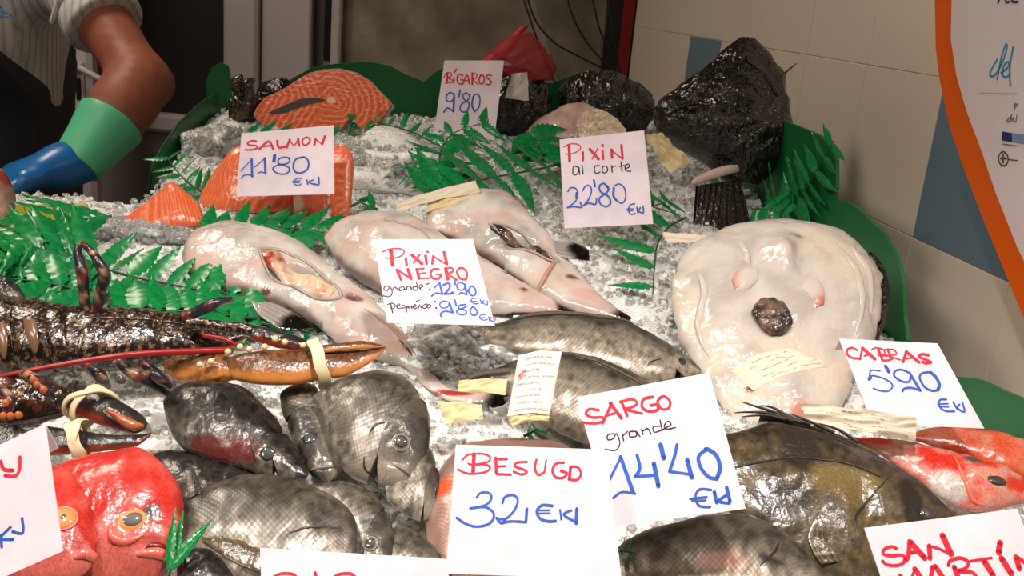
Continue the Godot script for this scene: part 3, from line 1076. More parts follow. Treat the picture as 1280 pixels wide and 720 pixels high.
func ice():
	var o = thing("ice_bed", at_point(Vector3(0, 1.02, -1.0)), "bed of wet crushed ice spread over the counter under the fish", "ice")
	o.set_meta("kind", "stuff")
	var p = bed_outline()
	var org = o.position
	var step = 0.008
	var nx = int(1.85 / step)
	var nzz = int(1.54 / step)
	var v = PackedVector3Array()
	var idx = PackedInt32Array()
	var id = {}
	for i in nx:
		for j in nzz:
			var x = -1.2 + i * step
			var z = -1.95 + j * step
			if Geometry2D.is_point_in_polygon(Vector2(x, z), p):
				id[i * 1000 + j] = v.size()
				v.append(bed(x, z, ice_height(x, z)) - org)
	for i in nx:
		for j in nzz:
			var k = i * 1000 + j
			if id.has(k) and id.has(k + 1) and id.has(k + 1000) and id.has(k + 1001):
				var a = id[k]
				var b = id[k + 1]
				var c = id[k + 1000]
				var d = id[k + 1001]
				idx.append_array([a, c, b, b, c, d])
	part("ice_surface", _mesh(v, idx, null, null, false), M.ice, o).set_meta("kind", "stuff")
	var rng = RandomNumberGenerator.new()
	rng.seed = 77
	for kind in 3:
		var mm = MultiMesh.new()
		mm.transform_format = MultiMesh.TRANSFORM_3D
		var st = SurfaceTool.new()
		st.begin(Mesh.PRIMITIVE_TRIANGLES)
		st.set_smooth_group(-1)
		pass
		mm.mesh = lump(Vector3(0.0058, 0.0038, 0.005), kind * 3.7, 1.1, "", 5, 7)
		var at = []
		var n = 5500
		while at.size() < n:
			var x = rng.randf_range(-1.0, 0.6)
			var z = rng.randf_range(-1.93, -0.6)
			if not Geometry2D.is_point_in_polygon(Vector2(x, z), p): continue
			var b = Basis.from_euler(Vector3(rng.randf() * TAU, rng.randf() * TAU, rng.randf() * TAU)).scaled(Vector3.ONE * rng.randf_range(0.3, 1.0))
			at.append(Transform3D(b, bed(x, z, ice_height(x, z) + 0.0005) - org))
		mm.instance_count = n
		for i in n: mm.set_instance_transform(i, at[i])
		var mi = MultiMeshInstance3D.new()
		mi.name = "ice_chunks"
		mi.multimesh = mm
		mi.material_override = M.chunk if kind < 2 else M.chunk_white
		mi.set_meta("kind", "stuff")
		o.add_child(mi, true)

func edging():
	# scalloped green plastic edging round the ice, each run a sheet of its own
	var back = Transform3D(Vector3(0.9781, 0, -0.2079), Vector3(0, 1, 0), Vector3(0.2079, 0, 0.9781), Vector3(-0.1719, 1.2045, -1.79))
	var o = thing("plastic_edging", back, "green scalloped plastic edging along the back, behind the salmon steak", "edging", "green edging of the ice bed")
	part("sheet", slab(poly2([-397.3, -66, -396.6, 59.7, -388.5, 80.7, -373.8, 91.2, -359.1, 86.8, -355.1, 62.5, -350.9, 7.3, -326.4, -5.2, -299.2, 24.6, -272.2, 57, -249.2, 73.9, -213.8, 95.7, -166.9, 104.6, -120.9, 110.6, -82.5, 106.4, -53.2, 92.9, -19.5, 82.5, 3.8, 104, 43.2, 123.7, 94.1, 130.2, 139.5, 119.2, 179.1, 95.9, 217, 95.6, 253.5, 112.7, 298.6, 121.6, 345.7, 117.6, 386.3, 107, 412.5, 87.9, 424.9, -5.5]), 0.005), M.green, o)
	var left = thing("plastic_edging", at_point(Vector3(-0.5059, 1.1792, -1.4736)), "green plastic edging strip running along the left side of the ice", "edging", "green edging of the ice bed")
	var lp = left.position
	var q = [bed(-0.535, -1.69, -0.02), bed(-0.535, -1.69, 0.03), bed(-0.535, -1.64, 0.036), bed(-0.535, -1.58, 0.036), bed(-0.535, -1.51, 0.034), bed(-0.532, -1.44, 0.025), bed(-0.53, -1.38, 0.01), bed(-0.53, -1.36, -0.02)]
	var st = PackedVector3Array()
	var idx = PackedInt32Array()
	for s in [-0.0025, 0.0025]:
		for p in q: st.append(p - lp + Vector3(s, 0, 0))
	for i in range(1, 7):
		idx.append_array([0, i, i + 1, 8, 9 + i, 8 + i])
	for i in 8:
		var j = (i + 1) % 8
		idx.append_array([i, i + 8, j, j, i + 8, j + 8])
	part("sheet", _mesh(st, idx), M.green, left)
	var right = Transform3D(Vector3(0.163, 0, 0.9866), Vector3(0, 1, 0), Vector3(-0.9866, 0, 0.163), Vector3(0.4352, 1.1377, -1.1084))
	var r = thing("plastic_edging", right, "green scalloped plastic edging along the tiled wall beside the large white monkfish", "edging", "green edging of the ice bed")
	part("sheet", slab(poly2([-784.4, -124.5, -923.1, 134.4, -855.3, 153, -632.5, 174.2, -451, 181.7, -337.8, 169.5, -281.7, 168.1, -229.6, 166.7, -189.7, 157.8, -167.3, 142.6, -153.7, 108.3, -153.4, 90.3, -137, 94.9, -105.1, 97.7, -76, 93, -47.1, 85.9, -22.5, 82.1, 0.3, 71.5, 25.9, 56.6, 42, 37.6, 56.6, 4.4, 72.3, -18.6, 97.6, -23.2, 129.1, -22.1, 167.1, -23.8, 191.8, -14.5, 211.5, -9.7, 238.7, -7.4, 269.5, -3, 303.9, -4.9, 331.5, -22.5, 358.8, -69.2, 370.4, -156.5, 197.8, -162.5, -183.3, -107.2]), 0.005), M.green, r)

# ---------------------------------------------------------------- the fishmonger
func person():
	var at = Vector3(-1.0156, 1.2658, -1.98) * Vector3(1, 0, 1)
	var o = thing("person", at_point(at), "person in striped grey shirt, dark apron and blue glove reaching over the counter", "person")
	var S = Vector3(-0.8743, 1.4348, -1.88) - at
	var E = Vector3(-0.6858, 1.2478, -1.74) - at
	var EL = Vector3(-0.6451, 1.2411, -1.745) - at
	var W = Vector3(-0.7467, 1.1191, -1.62) - at
	var H = Vector3(-0.8219, 1.0994, -1.54) - at
	var chest = Vector3(-0.075, 1.3, 0.0)
	var waist = Vector3(-0.09, 1.02, 0.0)
	var hip = Vector3(-0.12, 0.9, 0.0)
	var S2 = Vector3(chest.x, S.y, -0.2)
	var E2 = S2 + Vector3(-0.05, -0.3, -0.05)
	var W2 = E2 + Vector3(-0.24, -0.05, 0.08)
	var neck = Vector3(-0.03, S.y + 0.09, 0.0)
	var head = Vector3(-0.06, S.y + 0.2, 0.0)
	var bones = [
		[chest + Vector3(0, 0, -0.06), 0.115, chest + Vector3(0, 0, 0.06), 0.115], [chest, 0.125, waist, 0.1], [waist, 0.1, hip, 0.11],
		[chest + Vector3(0, 0.08, 0), 0.09, S + Vector3(-0.02, -0.01, -0.03), 0.06], [chest + Vector3(0, 0.08, 0), 0.09, S2, 0.06], [chest + Vector3(0, 0.1, 0), 0.08, neck, 0.055], [neck, 0.055, head, 0.06],
		[S, 0.058, E, 0.044], [E, 0.04, EL, 0.012], [E, 0.046, E.lerp(W, 0.3), 0.049], [E.lerp(W, 0.3), 0.049, W, 0.034],
		[S2, 0.055, E2, 0.043], [E2, 0.045, W2, 0.03], [W2, 0.035, W2 + Vector3(-0.1, -0.02, 0.02), 0.03],
		[head, 0.085, head + Vector3(-0.01, 0.07, 0), 0.095], [head + Vector3(-0.05, -0.03, 0), 0.045, head + Vector3(-0.02, 0.0, 0), 0.07], [head + Vector3(-0.1, 0.02, 0), 0.012, head + Vector3(-0.085, 0.06, 0), 0.01],
		[head + Vector3(0.0, 0.01, 0.082), 0.018, head + Vector3(0.01, 0.05, 0.086), 0.02], [head + Vector3(0.0, 0.01, -0.082), 0.018, head + Vector3(0.01, 0.05, -0.086), 0.02],
		[hip + Vector3(0, -0.02, 0.09), 0.1, Vector3(-0.12, 0.5, 0.1), 0.065], [Vector3(-0.12, 0.5, 0.1), 0.06, Vector3(-0.06, 0.08, 0.1), 0.042], [Vector3(-0.06, 0.04, 0.1), 0.04, Vector3(-0.22, 0.03, 0.1), 0.03],
		[hip + Vector3(0, -0.02, -0.09), 0.1, Vector3(-0.12, 0.5, -0.1), 0.065], [Vector3(-0.12, 0.5, -0.1), 0.06, Vector3(-0.06, 0.08, -0.1), 0.042], [Vector3(-0.06, 0.04, -0.1), 0.04, Vector3(-0.22, 0.03, -0.1), 0.03],
	]
	part("body", capsules(bones, 0.03, 0.014), M.flesh_skin, o)
	part("hair", capsules([[head + Vector3(0.02, 0.08, 0), 0.1, head + Vector3(0.035, 0.02, 0), 0.085]], 0.03, 0.012), M.hair, o)
	for s in [-1, 1]:
		var ey = part("eye", dome(0.012, 0.008), M.paper_white, o, Transform3D(Basis(Vector3.UP, -PI / 2), head + Vector3(-0.087, 0.055, 0.034 * s)))
		part("pupil", dome(0.006, 0.004), M.black, ey, at_point(Vector3(0, 0, 0.006)))
	part("mouth", tube([head + Vector3(-0.093, -0.025, -0.022), head + Vector3(-0.1, -0.024, 0), head + Vector3(-0.093, -0.025, 0.022)], 0.004), M.pink_rubber, o)
	# shirt, its rolled sleeve, apron
	part("shirt", capsules([[chest + Vector3(0, 0, -0.06), 0.13, chest + Vector3(0, 0, 0.06), 0.13], [chest, 0.14, waist + Vector3(0.03, 0.0, 0), 0.125], [chest + Vector3(0, 0.08, 0), 0.105, S + Vector3(-0.02, -0.01, -0.02), 0.075], [chest + Vector3(0, 0.08, 0), 0.105, S2, 0.07], [chest + Vector3(0, 0.1, 0), 0.09, neck, 0.06], [waist + Vector3(0.07, 0.16, 0.05), 0.05, waist + Vector3(0.06, 0.13, 0.07), 0.06]], 0.03, 0.013, func(p, g): return maxf(g, 1.135 + absf(p.x - 0.02) * 0.35 - p.y)), M.shirt, o)
	var sd = (E - S).normalized()
	var hem = S + sd * 0.155
	part("sleeve", tube(smooth_path([S - sd * 0.04, S + sd * 0.03, S + sd * 0.09, hem]), [0.05, 0.074, 0.07, 0.066], 28), M.shirt, o)
	part("sleeve_cuff", tube(smooth_path([hem - sd * 0.035, hem - sd * 0.03, hem + sd * 0.0, hem + sd * 0.006]), [0.066, 0.071, 0.071, 0.066], 28), M.shirt, o)
	var fold = part("sleeve_fold", tube(smooth_path([hem - sd * 0.04 + Vector3(-0.06, -0.03, 0.04), hem - sd * 0.06 + Vector3(0.0, 0.03, 0.075), hem - sd * 0.05 + Vector3(0.05, 0.05, 0.03)]), 0.006), M.shirt, o)
	var cut = func(p, g): return maxf(g, maxf(p.x - minf(0.01 + (1.3 - p.y) * 0.5, 0.062), p.y - 1.42))
	part("apron", capsules([[chest + Vector3(-0.01, 0, -0.06), 0.16, chest + Vector3(-0.01, 0, 0.06), 0.16], [chest, 0.168, waist, 0.165], [waist, 0.165, Vector3(-0.08, 0.5, 0.03), 0.17], [waist, 0.165, Vector3(-0.08, 0.5, -0.03), 0.17]], 0.05, 0.013, cut), M.apron, o)
	part("trousers", capsules([[hip, 0.12, hip + Vector3(0, -0.08, 0), 0.12], [hip + Vector3(0, -0.02, 0.09), 0.112, Vector3(-0.12, 0.5, 0.1), 0.08], [Vector3(-0.12, 0.5, 0.1), 0.08, Vector3(-0.06, 0.1, 0.1), 0.062], [hip + Vector3(0, -0.02, -0.09), 0.112, Vector3(-0.12, 0.5, -0.1), 0.08], [Vector3(-0.12, 0.5, -0.1), 0.08, Vector3(-0.06, 0.1, -0.1), 0.062]], 0.04, 0.018), M.apron, o)
	# rubber glove: green flared cuff, blue hand with five fingers
	var fd = (W - E).normalized()
	var c0 = E.lerp(W, 0.5)
	part("glove_cuff", tube(smooth_path([c0, c0 + fd * 0.004, E.lerp(W, 0.75), W, W + fd * 0.01]), [0.052, 0.058, 0.05, 0.043, 0.04], 28), M.glove_green, o)
	var hd = (H - W).normalized()
	var side = hd.cross(Vector3.UP).normalized()
	var dn = side.cross(hd).normalized() * -1.0
	if dn.y > 0: dn = -dn
	var K = W + hd * 0.1
	var hb = [[W - hd * 0.005, 0.036, W + hd * 0.03, 0.036], [W + hd * 0.02, 0.033, K + side * 0.025, 0.017], [W + hd * 0.02, 0.033, K - side * 0.025, 0.017], [W + hd * 0.03, 0.03, K, 0.02]]
	for i in 4:
		var b = K + side * (0.033 - 0.022 * i)
		var L = [0.032, 0.037, 0.035, 0.027][i]
		var m1 = b + hd * L + dn * 0.012
		var m2 = m1 + hd * L * 0.55 + dn * L * 0.6
		hb.append_array([[b - hd * 0.02, 0.011, m1, 0.0105], [m1, 0.0105, m2, 0.0095], [m2, 0.0095, m2 + dn * L * 0.6 - hd * 0.006, 0.0085]])
	var tb = W + hd * 0.035 + side * 0.03
	hb.append_array([[tb, 0.017, tb + hd * 0.03 + side * 0.025 + dn * 0.01, 0.0125], [tb + hd * 0.03 + side * 0.025 + dn * 0.01, 0.0125, tb + hd * 0.058 + side * 0.026 + dn * 0.03, 0.01]])
	part("glove", capsules(hb, 0.014, 0.0045), M.glove_blue, o)
	# embroidered mark on the shirt breast
	part("embroidery", strokes({"c": [[34,-58,89,-43,20,-61,-100], [34,-84,-7,-5,4], [34,72,-27,14,-13,-1,-90,77,-93], [27,120,-42,129,-60]]}.c, 0.0), M.ink.c, o, at_point(Vector3(-0.9718, 1.3413, -1.83) - at))

# ---------------------------------------------------------------- back of the bed
func back_things():
	# bag of winkles in red netting, tied at the top
	var o = thing("net_bag", Transform3D(Vector3(1, 0, 0), Vector3(0, 1, 0), Vector3(0, 0, 1), Vector3(-0.0062, 1.2571, -1.71)), "red net bag of dark winkles behind the middle price card with a white tag", "net bag")
	part("winkles", body([-134.6, 29.5, -145.3, -65.9, -95, 57.4, -107, -68.1, -47.5, 69.6, -57.7, -66.6, -6.2, 70.5, -15.6, -62.9, 26.8, 57.1, 23.1, -53.8, 46.5, 24.7, 49.7, -37.4], 0.75, "blackskin", {"amp": 0.016, "freq": 55.0}), M.black_wet, o).set_meta("kind", "stuff")
	part("netting", body([-39.3, 86.5, -87.9, 74.2, -29.7, 103.4, -67.5, 94.8, -15.4, 128.5, -41.7, 115.7, -0.8, 148.2, -22, 141.2], 0.7, "", {"amp": 0.012, "freq": 40.0, "n": 24}), M.net_red, o)
	part("netting", body([43.2, 58.6, -80.8, 53.2, 46.1, 85.8, -76.8, 72.5, 24.5, 110.7, -67.7, 97.4, 0.4, 135.2, -39.6, 123.8], 0.5, "", {"amp": 0.01, "freq": 50.0, "n": 24}), M.net_red_veil, o)
	part("tag", sheet([Vector3(-0.0247, 0.0698, 0.085), Vector3(-0.0002, 0.0745, 0.085), Vector3(0.0066, 0.0285, 0.085), Vector3(-0.0333, 0.0302, 0.085)], 0.001, 0.004, 0.008), M.paper_white, o)
	# black net hanging from above
	var n = thing("hanging_net", Transform3D(Vector3(1, 0, 0), Vector3(0, 1, 0), Vector3(0, 0, 1), Vector3(0.0956, 1.348, -2.25)), "black netting hanging down in front of the steel panel", "net")
	part("veil", sheet([Vector3(-0.1429, 0.1925, 0), Vector3(0.0346, 0.2074, 0), Vector3(0.1081, -0.0613, 0), Vector3(-0.022, -0.1049, 0)], 0.0015, 0.05, 0.03, 20), M.net_veil, n)
	for c in [[-146.4, 192.3, -105.4, 69, -55.3, 12.7, 1.4, -13.9, 107.2, -54.3], [34.6, 207.4, 69.1, 58.1, 107.7, -57.8], [-55.8, 199.8, -23, 84.6, 25.9, 11, 99.9, -53.1], [-125.3, 93, -87.4, 10, -47.7, -65.9, -18.4, -104.5], [-17.5, 203, 24.6, 105.7, 49.7, 39.1, 93.2, -27.1]]:
		part("cord", tube(smooth_path(pts3(c, 0.03)), 0.0022, 6), M.net_black, n)
	# dark shellfish heap in the corner
	var h = thing("mussel_heap", Transform3D(Vector3(1, 0, 0), Vector3(0, 1, 0), Vector3(0, 0, 1), Vector3(0.1431, 1.2646, -1.76)), "heap of glossy black mussels in the back corner under the netting", "mussels")
	h.set_meta("kind", "stuff")
	part("shells", body([-92, 31.5, -79, -42.7, -70.3, 55.8, -59.6, -48.2, -36, 67.1, -20.6, -47.6, 6.5, 68, 22, -41, 43.6, 54.5, 61.1, -30.3, 79.6, 28.2, 81.2, -7.1], 0.8, "blackskin", {"amp": 0.022, "freq": 42.0}), M.black_wet, h).set_meta("kind", "stuff")
	# dark bag and crab claw behind the salmon steak
	var b = thing("black_bag", Transform3D(Vector3(1, 0, 0), Vector3(0, 1, 0), Vector3(0, 0, 1), Vector3(-0.4365, 1.2509, -1.7)), "small rounded black bag behind the salmon steak", "bag")
	part("bag", body([-37.5, -8.7, -34.5, -30.5, -26.6, 14.1, -26, -39.5, -4.5, 26.9, 0.6, -41.3, 17.6, 28.8, 24.4, -39.2, 31.6, 16.4, 35.3, -27.2], 0.7, "blackskin", {"amp": 0.004}), M.black_wet, b)
	var cr = thing("spider_crab", Transform3D(Vector3(1, 0, 0), Vector3(0, 1, 0), Vector3(0, 0, 1), Vector3(-0.4775, 1.2294, -1.65)), "dark mottled crab tucked beside the green edging, left of the salmon steak", "crab")
	part("shell", body([-23.1, 7.4, -20.3, -32.8, -9.6, 29.8, -6.6, -34.3, 6.6, 33.9, 12.4, -29.9, 22.9, 16.7, 23.2, -18.1], 0.8, "", {"amp": 0.01, "freq": 60.0}), M.shell_dark, cr)
	part("claw", tube(smooth_path([Vector3(0.0019, 0.0257, 0.03), Vector3(-0.0019, 0.044, 0.035), Vector3(0.0072, 0.0577, 0.035)]), [0.009, 0.011, 0.003]), M.shell, cr)
	part("claw", tube(smooth_path([Vector3(0.0207, 0.0257, 0.04), Vector3(0.0181, 0.044, 0.045), Vector3(0.0284, 0.0535, 0.04)]), [0.009, 0.01, 0.003]), M.shell, cr)
	part("leg", tube(smooth_path([Vector3(0.005, -0.0018, 0.04), Vector3(-0.0053, 0.0179, 0.05), Vector3(0.0001, -0.0142, 0.05)]), [0.005, 0.005, 0.002]), M.shell, cr)
	# cut of monkfish, its cream face to the front
	var s = thing("monkfish_cut", Transform3D(Vector3(1, 0, 0), Vector3(0, 0.6993, -0.7148), Vector3(0, 0.7148, 0.6993), Vector3(0.0825, 1.2429, -1.614)), "thick pink and cream cut of monkfish behind the tall price card", "fish")
	part("flesh", body([-84.8, -15.3, -73.2, -56.1, -69.1, 9.1, -49.8, -57.8, -41.4, 33.5, -23.7, -57.5, -12.9, 51.5, -0.3, -54.4, 8.5, 55.5, 22.9, -51.7, 31.8, 44.7, 43.6, -46.6, 60.2, 29.9, 67.1, -39.8, 76.5, 15.6, 80, -27.8], 0.7, "slice", {"amp": 0.003}), M.flesh, s)
	var face = slab(poly2([-36.9, 46.4, -28, 53.1, -15.3, 55.4, -0.9, 52, 15.2, 42.7, 28, 29.7, 36.8, 9.2, 12.6, -9.5, -19.1, -10, -37.1, 7.3, -43.5, 28]), 0.014)
	var cf = part("cut_face", face, M.cream_cut, s, Transform3D(Vector3(1, 0, 0), Vector3(0, 0.6993, -0.7148), Vector3(0, 0.7148, 0.6993), Vector3(0.0825, 1.2429, -1.614)).affine_inverse() * Transform3D(Vector3(1, 0, 0), Vector3(0, 0.9476, -0.3195), Vector3(0, 0.3195, 0.9476), Vector3(0.116, 1.2474, -1.4263)))
	part("backbone", dome(0.007, 0.003), M.paper, cf, at_point(Vector3(-0.0062, 0.0314, 0.007)))
	# yellow board behind the ferns
	var y = thing("yellow_board", Transform3D(Vector3(1, 0, 0), Vector3(0, 0.9758, -0.2187), Vector3(0, 0.2187, 0.9758), Vector3(-0.5566, 1.1217, -1.1249)), "yellow plastic board standing behind the ferns at the left", "board")
	part("board", slab(poly2([-51.2, 37.9, 39.9, 46.8, 44.3, -13.5, -47.6, -33.2]), 0.004), M.yellow, y)
	# fish heads at the left edge
	var f = thing("fish_head", Transform3D(Vector3(1, 0, 0), Vector3(0, 0.8605, -0.5095), Vector3(0, 0.5095, 0.8605), Vector3(-0.5872, 1.1816, -1.0583)), "pinkish pale fish head at the far left edge below the blue glove", "fish")
	part("flesh", body([-37.6, 39.4, -45.8, -4.1, -10.6, 40.8, -11.3, -38.4, 5.4, 33.7, 10.9, -38.2, 17.4, 15.7, 20.9, -30.8, 23.9, -2.6, 24.6, -18.4], 0.6, "bream_pink", {"amp": 0.003, "spots": [[10.8, 26.2, 14, 12, P.gut_red]]}), M.flesh, f)
	var g = thing("fish_head", Transform3D(Vector3(1, 0, 0), Vector3(0, 0.4904, -0.8715), Vector3(0, 0.8715, 0.4904), Vector3(-0.489, 1.1345, -0.8956)), "dark glossy brown fish head at the left edge above the large lobster", "fish")
	part("flesh", body([-41.9, 6.2, -27.3, -26, -25.7, 14.4, -7.2, -23.1, -7.7, 14.4, 6.7, -19.3, 6.8, 6.4, 17.1, -15.1, 18.5, -5, 21.2, -11.7], 0.6, "bream_dark", {}), M.black_wet, g)
	# small mound of ice under the salmon and behind it
	ice_mound(Vector3(-0.2089, 1.177, -1.4603), Vector3(0.16, 0.05, 0.09))
	ice_mound(Vector3(-0.472, 1.184, -1.5027), Vector3(0.05, 0.032, 0.07))
	ice_mound(Vector3(-0.4566, 1.1286, -1.1669), Vector3(0.09, 0.014, 0.04))
	ice_mound(Vector3(-0.0343, 1.0899, -0.9322), Vector3(0.07, 0.035, 0.05))

func ice_mound(p, r):
	var o = thing("ice_mound", at_point(p), "mound of crushed ice", "ice", "mounds of crushed ice")
	o.set_meta("kind", "stuff")
	part("ice", lump(r, p.x * 9.0, 0.5, "", 22, 34), M.ice, o).set_meta("kind", "stuff")
	var rng = RandomNumberGenerator.new()
	rng.seed = int(absf(p.x) * 1000.0)
	var mm = MultiMesh.new()
	mm.transform_format = MultiMesh.TRANSFORM_3D
	var st = SurfaceTool.new()
	st.begin(Mesh.PRIMITIVE_TRIANGLES)
	st.set_smooth_group(-1)
	mm.mesh = lump(Vector3(0.0058, 0.0038, 0.005), 2.7, 1.1, "", 5, 7)
	mm.instance_count = 900
	for i in 900:
		var d = Vector3(rng.randfn(), absf(rng.randfn()), rng.randfn()).normalized()
		var b = Basis.from_euler(Vector3(rng.randf() * TAU, rng.randf() * TAU, 0)).scaled(Vector3.ONE * rng.randf_range(0.4, 1.1))
		mm.set_instance_transform(i, Transform3D(b, d * r * (1.0 + 0.25 * nz.get_noise_3d(d.x * 1.3 + p.x * 9.0, d.y * 1.3, d.z * 1.3))))
	var mi = MultiMeshInstance3D.new()
	mi.name = "ice_chunks"
	mi.multimesh = mm
	mi.material_override = M.chunk
	mi.set_meta("kind", "stuff")
	o.add_child(mi, true)

# ---------------------------------------------------------------- salmon
func salmon():
	var T = Transform3D(Vector3(1, 0, 0), Vector3(0, 0.9676, -0.2526), Vector3(0, 0.2526, 0.9676), Vector3(-0.3374, 1.2103, -1.6316))
	var o = thing("salmon_steak", T, "large orange salmon steak standing on the ice with a dark belly cavity", "fish")
	var out = poly2([-116.1, 10.8, -110.6, 25.9, -99.7, 40.2, -75.3, 52.9, -54, 69.4, -31.3, 85.9, -6.7, 94.7, 19.7, 98.3, 48, 94.2, 73.1, 81.8, 88.9, 67.3, 103.3, 55.3, 112, 46.8, 104.8, 36.9, 98, 23, 87.2, 7.5, 69.2, -0.8, 57.6, 10.2, 47.1, 25.2, 37.5, 11.1, 30.5, -1.5, -3.7, -7.2, -34.5, -7.2, -67.8, -7.5, -98.8, -4.9, -111.6, 4.6])
	var hole = poly2([-92.4, 15.6, -75.8, 25, -57.8, 34.5, -38.6, 44.2, -12.2, 47.8, 1.3, 46.4, -2.4, 42.1, -27.1, 34.6, -46.5, 26.3, -61.9, 18.3, -82.9, 13.8])
	var lo = out[0]
	var hi = out[0]
	for q in out:
		lo = lo.min(q)
		hi = hi.max(q)
	var bone = poly2([10.6, 45.9])[0]
	var W = 320
	var H = 150
	var im = Image.create(W, H, false, Image.FORMAT_RGB8)
	var a0 = Color8(222, 94, 50)
	var a1 = Color8(244, 176, 132)
	for y in H:
		for x in W:
			var p = lo + (hi - lo) * Vector2(x / float(W), 1.0 - y / float(H))
			var n = nz.get_noise_2d(p.x * 60.0, p.y * 60.0)
			var d = p - bone
			var r = Vector2(d.x, d.y * 1.15).length()
			# muscle bands: rings round the bone, slanting stripes along the flanks
			var k = sin(r * 620.0 + n * 2.0 + 2.0 * sin(atan2(d.y, d.x) * 3.0))
			if d.x < -0.012: k = lerpf(k, sin((p.x + absf(d.y) * 0.5) * 560.0 + n * 1.5), smoothstep(-0.012, -0.03, d.x))
			var c = a0.lerp(a1, pow(0.5 + 0.5 * k, 3.0) * 0.75 + 0.12 * n)
			if r < 0.007: c = Color8(236, 190, 160)
			im.set_pixel(x, y, c)
	M.salmon.albedo_texture = ImageTexture.create_from_image(im)
	M.salmon.normal_enabled = true
	M.salmon.normal_texture = noise_tex(0.05, 71, null, true, 4.0)
	M.salmon.normal_scale = 0.15
	# cut face: an upper and a lower flap that enclose the belly cavity, backed by silver skin
	var upper = poly2([-116.1, 10.8, -110.6, 25.9, -99.7, 40.2, -75.3, 52.9, -54, 69.4, -31.3, 85.9, -6.7, 94.7, 19.7, 98.3, 48, 94.2, 73.1, 81.8, 88.9, 67.3, 103.3, 55.3, 112, 46.8, 104.8, 36.9, 98, 23, 87.2, 7.5, 69.2, -0.8, 57.6, 10.2, 47.1, 25.2, 1.3, 46.4, -12.2, 47.8, -38.6, 44.2, -57.8, 34.5, -75.8, 25, -92.4, 15.6])
	var lower = poly2([-116.1, 10.8, -92.4, 15.6, -82.9, 13.8, -61.9, 18.3, -46.5, 26.3, -27.1, 34.6, -2.4, 42.1, 1.3, 46.4, 47.1, 25.2, 37.5, 11.1, 30.5, -1.5, -3.7, -7.2, -34.5, -7.2, -67.8, -7.5, -98.8, -4.9, -111.6, 4.6])
	var st = SurfaceTool.new()
	st.begin(Mesh.PRIMITIVE_TRIANGLES)
	for q in [upper, lower]: st.append_from(slab(q, 0.026, true, [lo, hi]), 0, Transform3D())
	part("flesh", st.commit(), M.salmon, o, at_point(Vector3(0, 0, -0.001)))
	part("skin", slab(Geometry2D.offset_polygon(out, 0.0014)[0], 0.022), M.salmon_skin, o, at_point(Vector3(0, 0, -0.003)))
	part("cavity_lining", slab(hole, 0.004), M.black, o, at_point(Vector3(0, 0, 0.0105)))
	# fillet pieces
	var t = thing("salmon_piece", Transform3D(Vector3(1, 0, 0), Vector3(0, 0.7589, -0.6512), Vector3(0, 0.6512, 0.7589), Vector3(-0.4473, 1.1411, -1.1693)), "wedge-shaped orange salmon tail piece at the left edge of the ice", "fish", "salmon pieces round the salmon card")
	part("flesh", body([-56, -11.2, -51.4, -14, -36.7, 7.5, -27.2, -11.6, -16.9, 29.9, -0.7, -10, -2, 48.7, 21.6, -7.7, 5.9, 58.7, 37.9, -4.9, 21.6, 52.1, 49, -1.4, 44.5, 34.9, 56.8, 4.8, 54.9, 18.9, 58.6, 10.5], 0.35, "salmon", {"pw": 0.72}), M.salmon_side, t)
	t = thing("salmon_piece", Transform3D(Vector3(1, 0, 0), Vector3(0, 0.8422, -0.5392), Vector3(0, 0.5392, 0.8422), Vector3(-0.3583, 1.1559, -1.2587)), "long orange salmon fillet piece lying behind the salmon card", "fish", "salmon pieces round the salmon card")
	part("flesh", body([-64.6, 4.1, -57.9, -10, -56.2, 30, -46.7, -13.4, -44.2, 54.3, -33.8, -14.4, -30.6, 76.5, -16.9, -13.9, -13.2, 82.9, 4, -11.9, 14.2, 80.8, 27.9, -8.5, 42.4, 73, 53.9, -5, 58.5, 51.3, 63.5, 2.7], 0.3, "salmon", {"pw": 0.72}), M.salmon_side, t)
	t = thing("salmon_piece", Transform3D(Vector3(1, 0, 0), Vector3(0, 0.8605, -0.5095), Vector3(0, 0.5095, 0.8605), Vector3(-0.2708, 1.1606, -1.2381)), "small orange salmon block with a pale side under the salmon card", "fish", "salmon pieces round the salmon card")
	part("flesh", body([-25.1, 21.9, -18.7, -8.3, -16.5, 28.3, -9.9, -11.8, -1.9, 29.6, 4.6, -10.5, 12.9, 28.8, 18.7, -7, 18.8, 23.8, 22.3, -2.3], 0.4, "salmon", {"pw": 0.72, "spots": [[-15.1, 3, 9, 16, P.cream_flesh]]}), M.salmon_side, t)
	t = thing("salmon_piece", Transform3D(Vector3(1, 0, 0), Vector3(0, 0.9016, -0.4326), Vector3(0, 0.4326, 0.9016), Vector3(-0.2324, 1.1556, -1.2572)), "upright orange salmon slice at the right of the salmon card", "fish", "salmon pieces round the salmon card")
	part("flesh", body([-25.1, 88, -3.8, 89.9, -28.3, 78.8, 5.1, 77.4, -24.3, 53.7, 8.5, 56.7, -20.1, 26.6, 9.5, 29.3, -15.5, 5.1, 9.8, 7.4, -11.9, -7.6, 9, -4.6], 0.5, "salmon", {"pw": 0.72}), M.salmon_side, t)

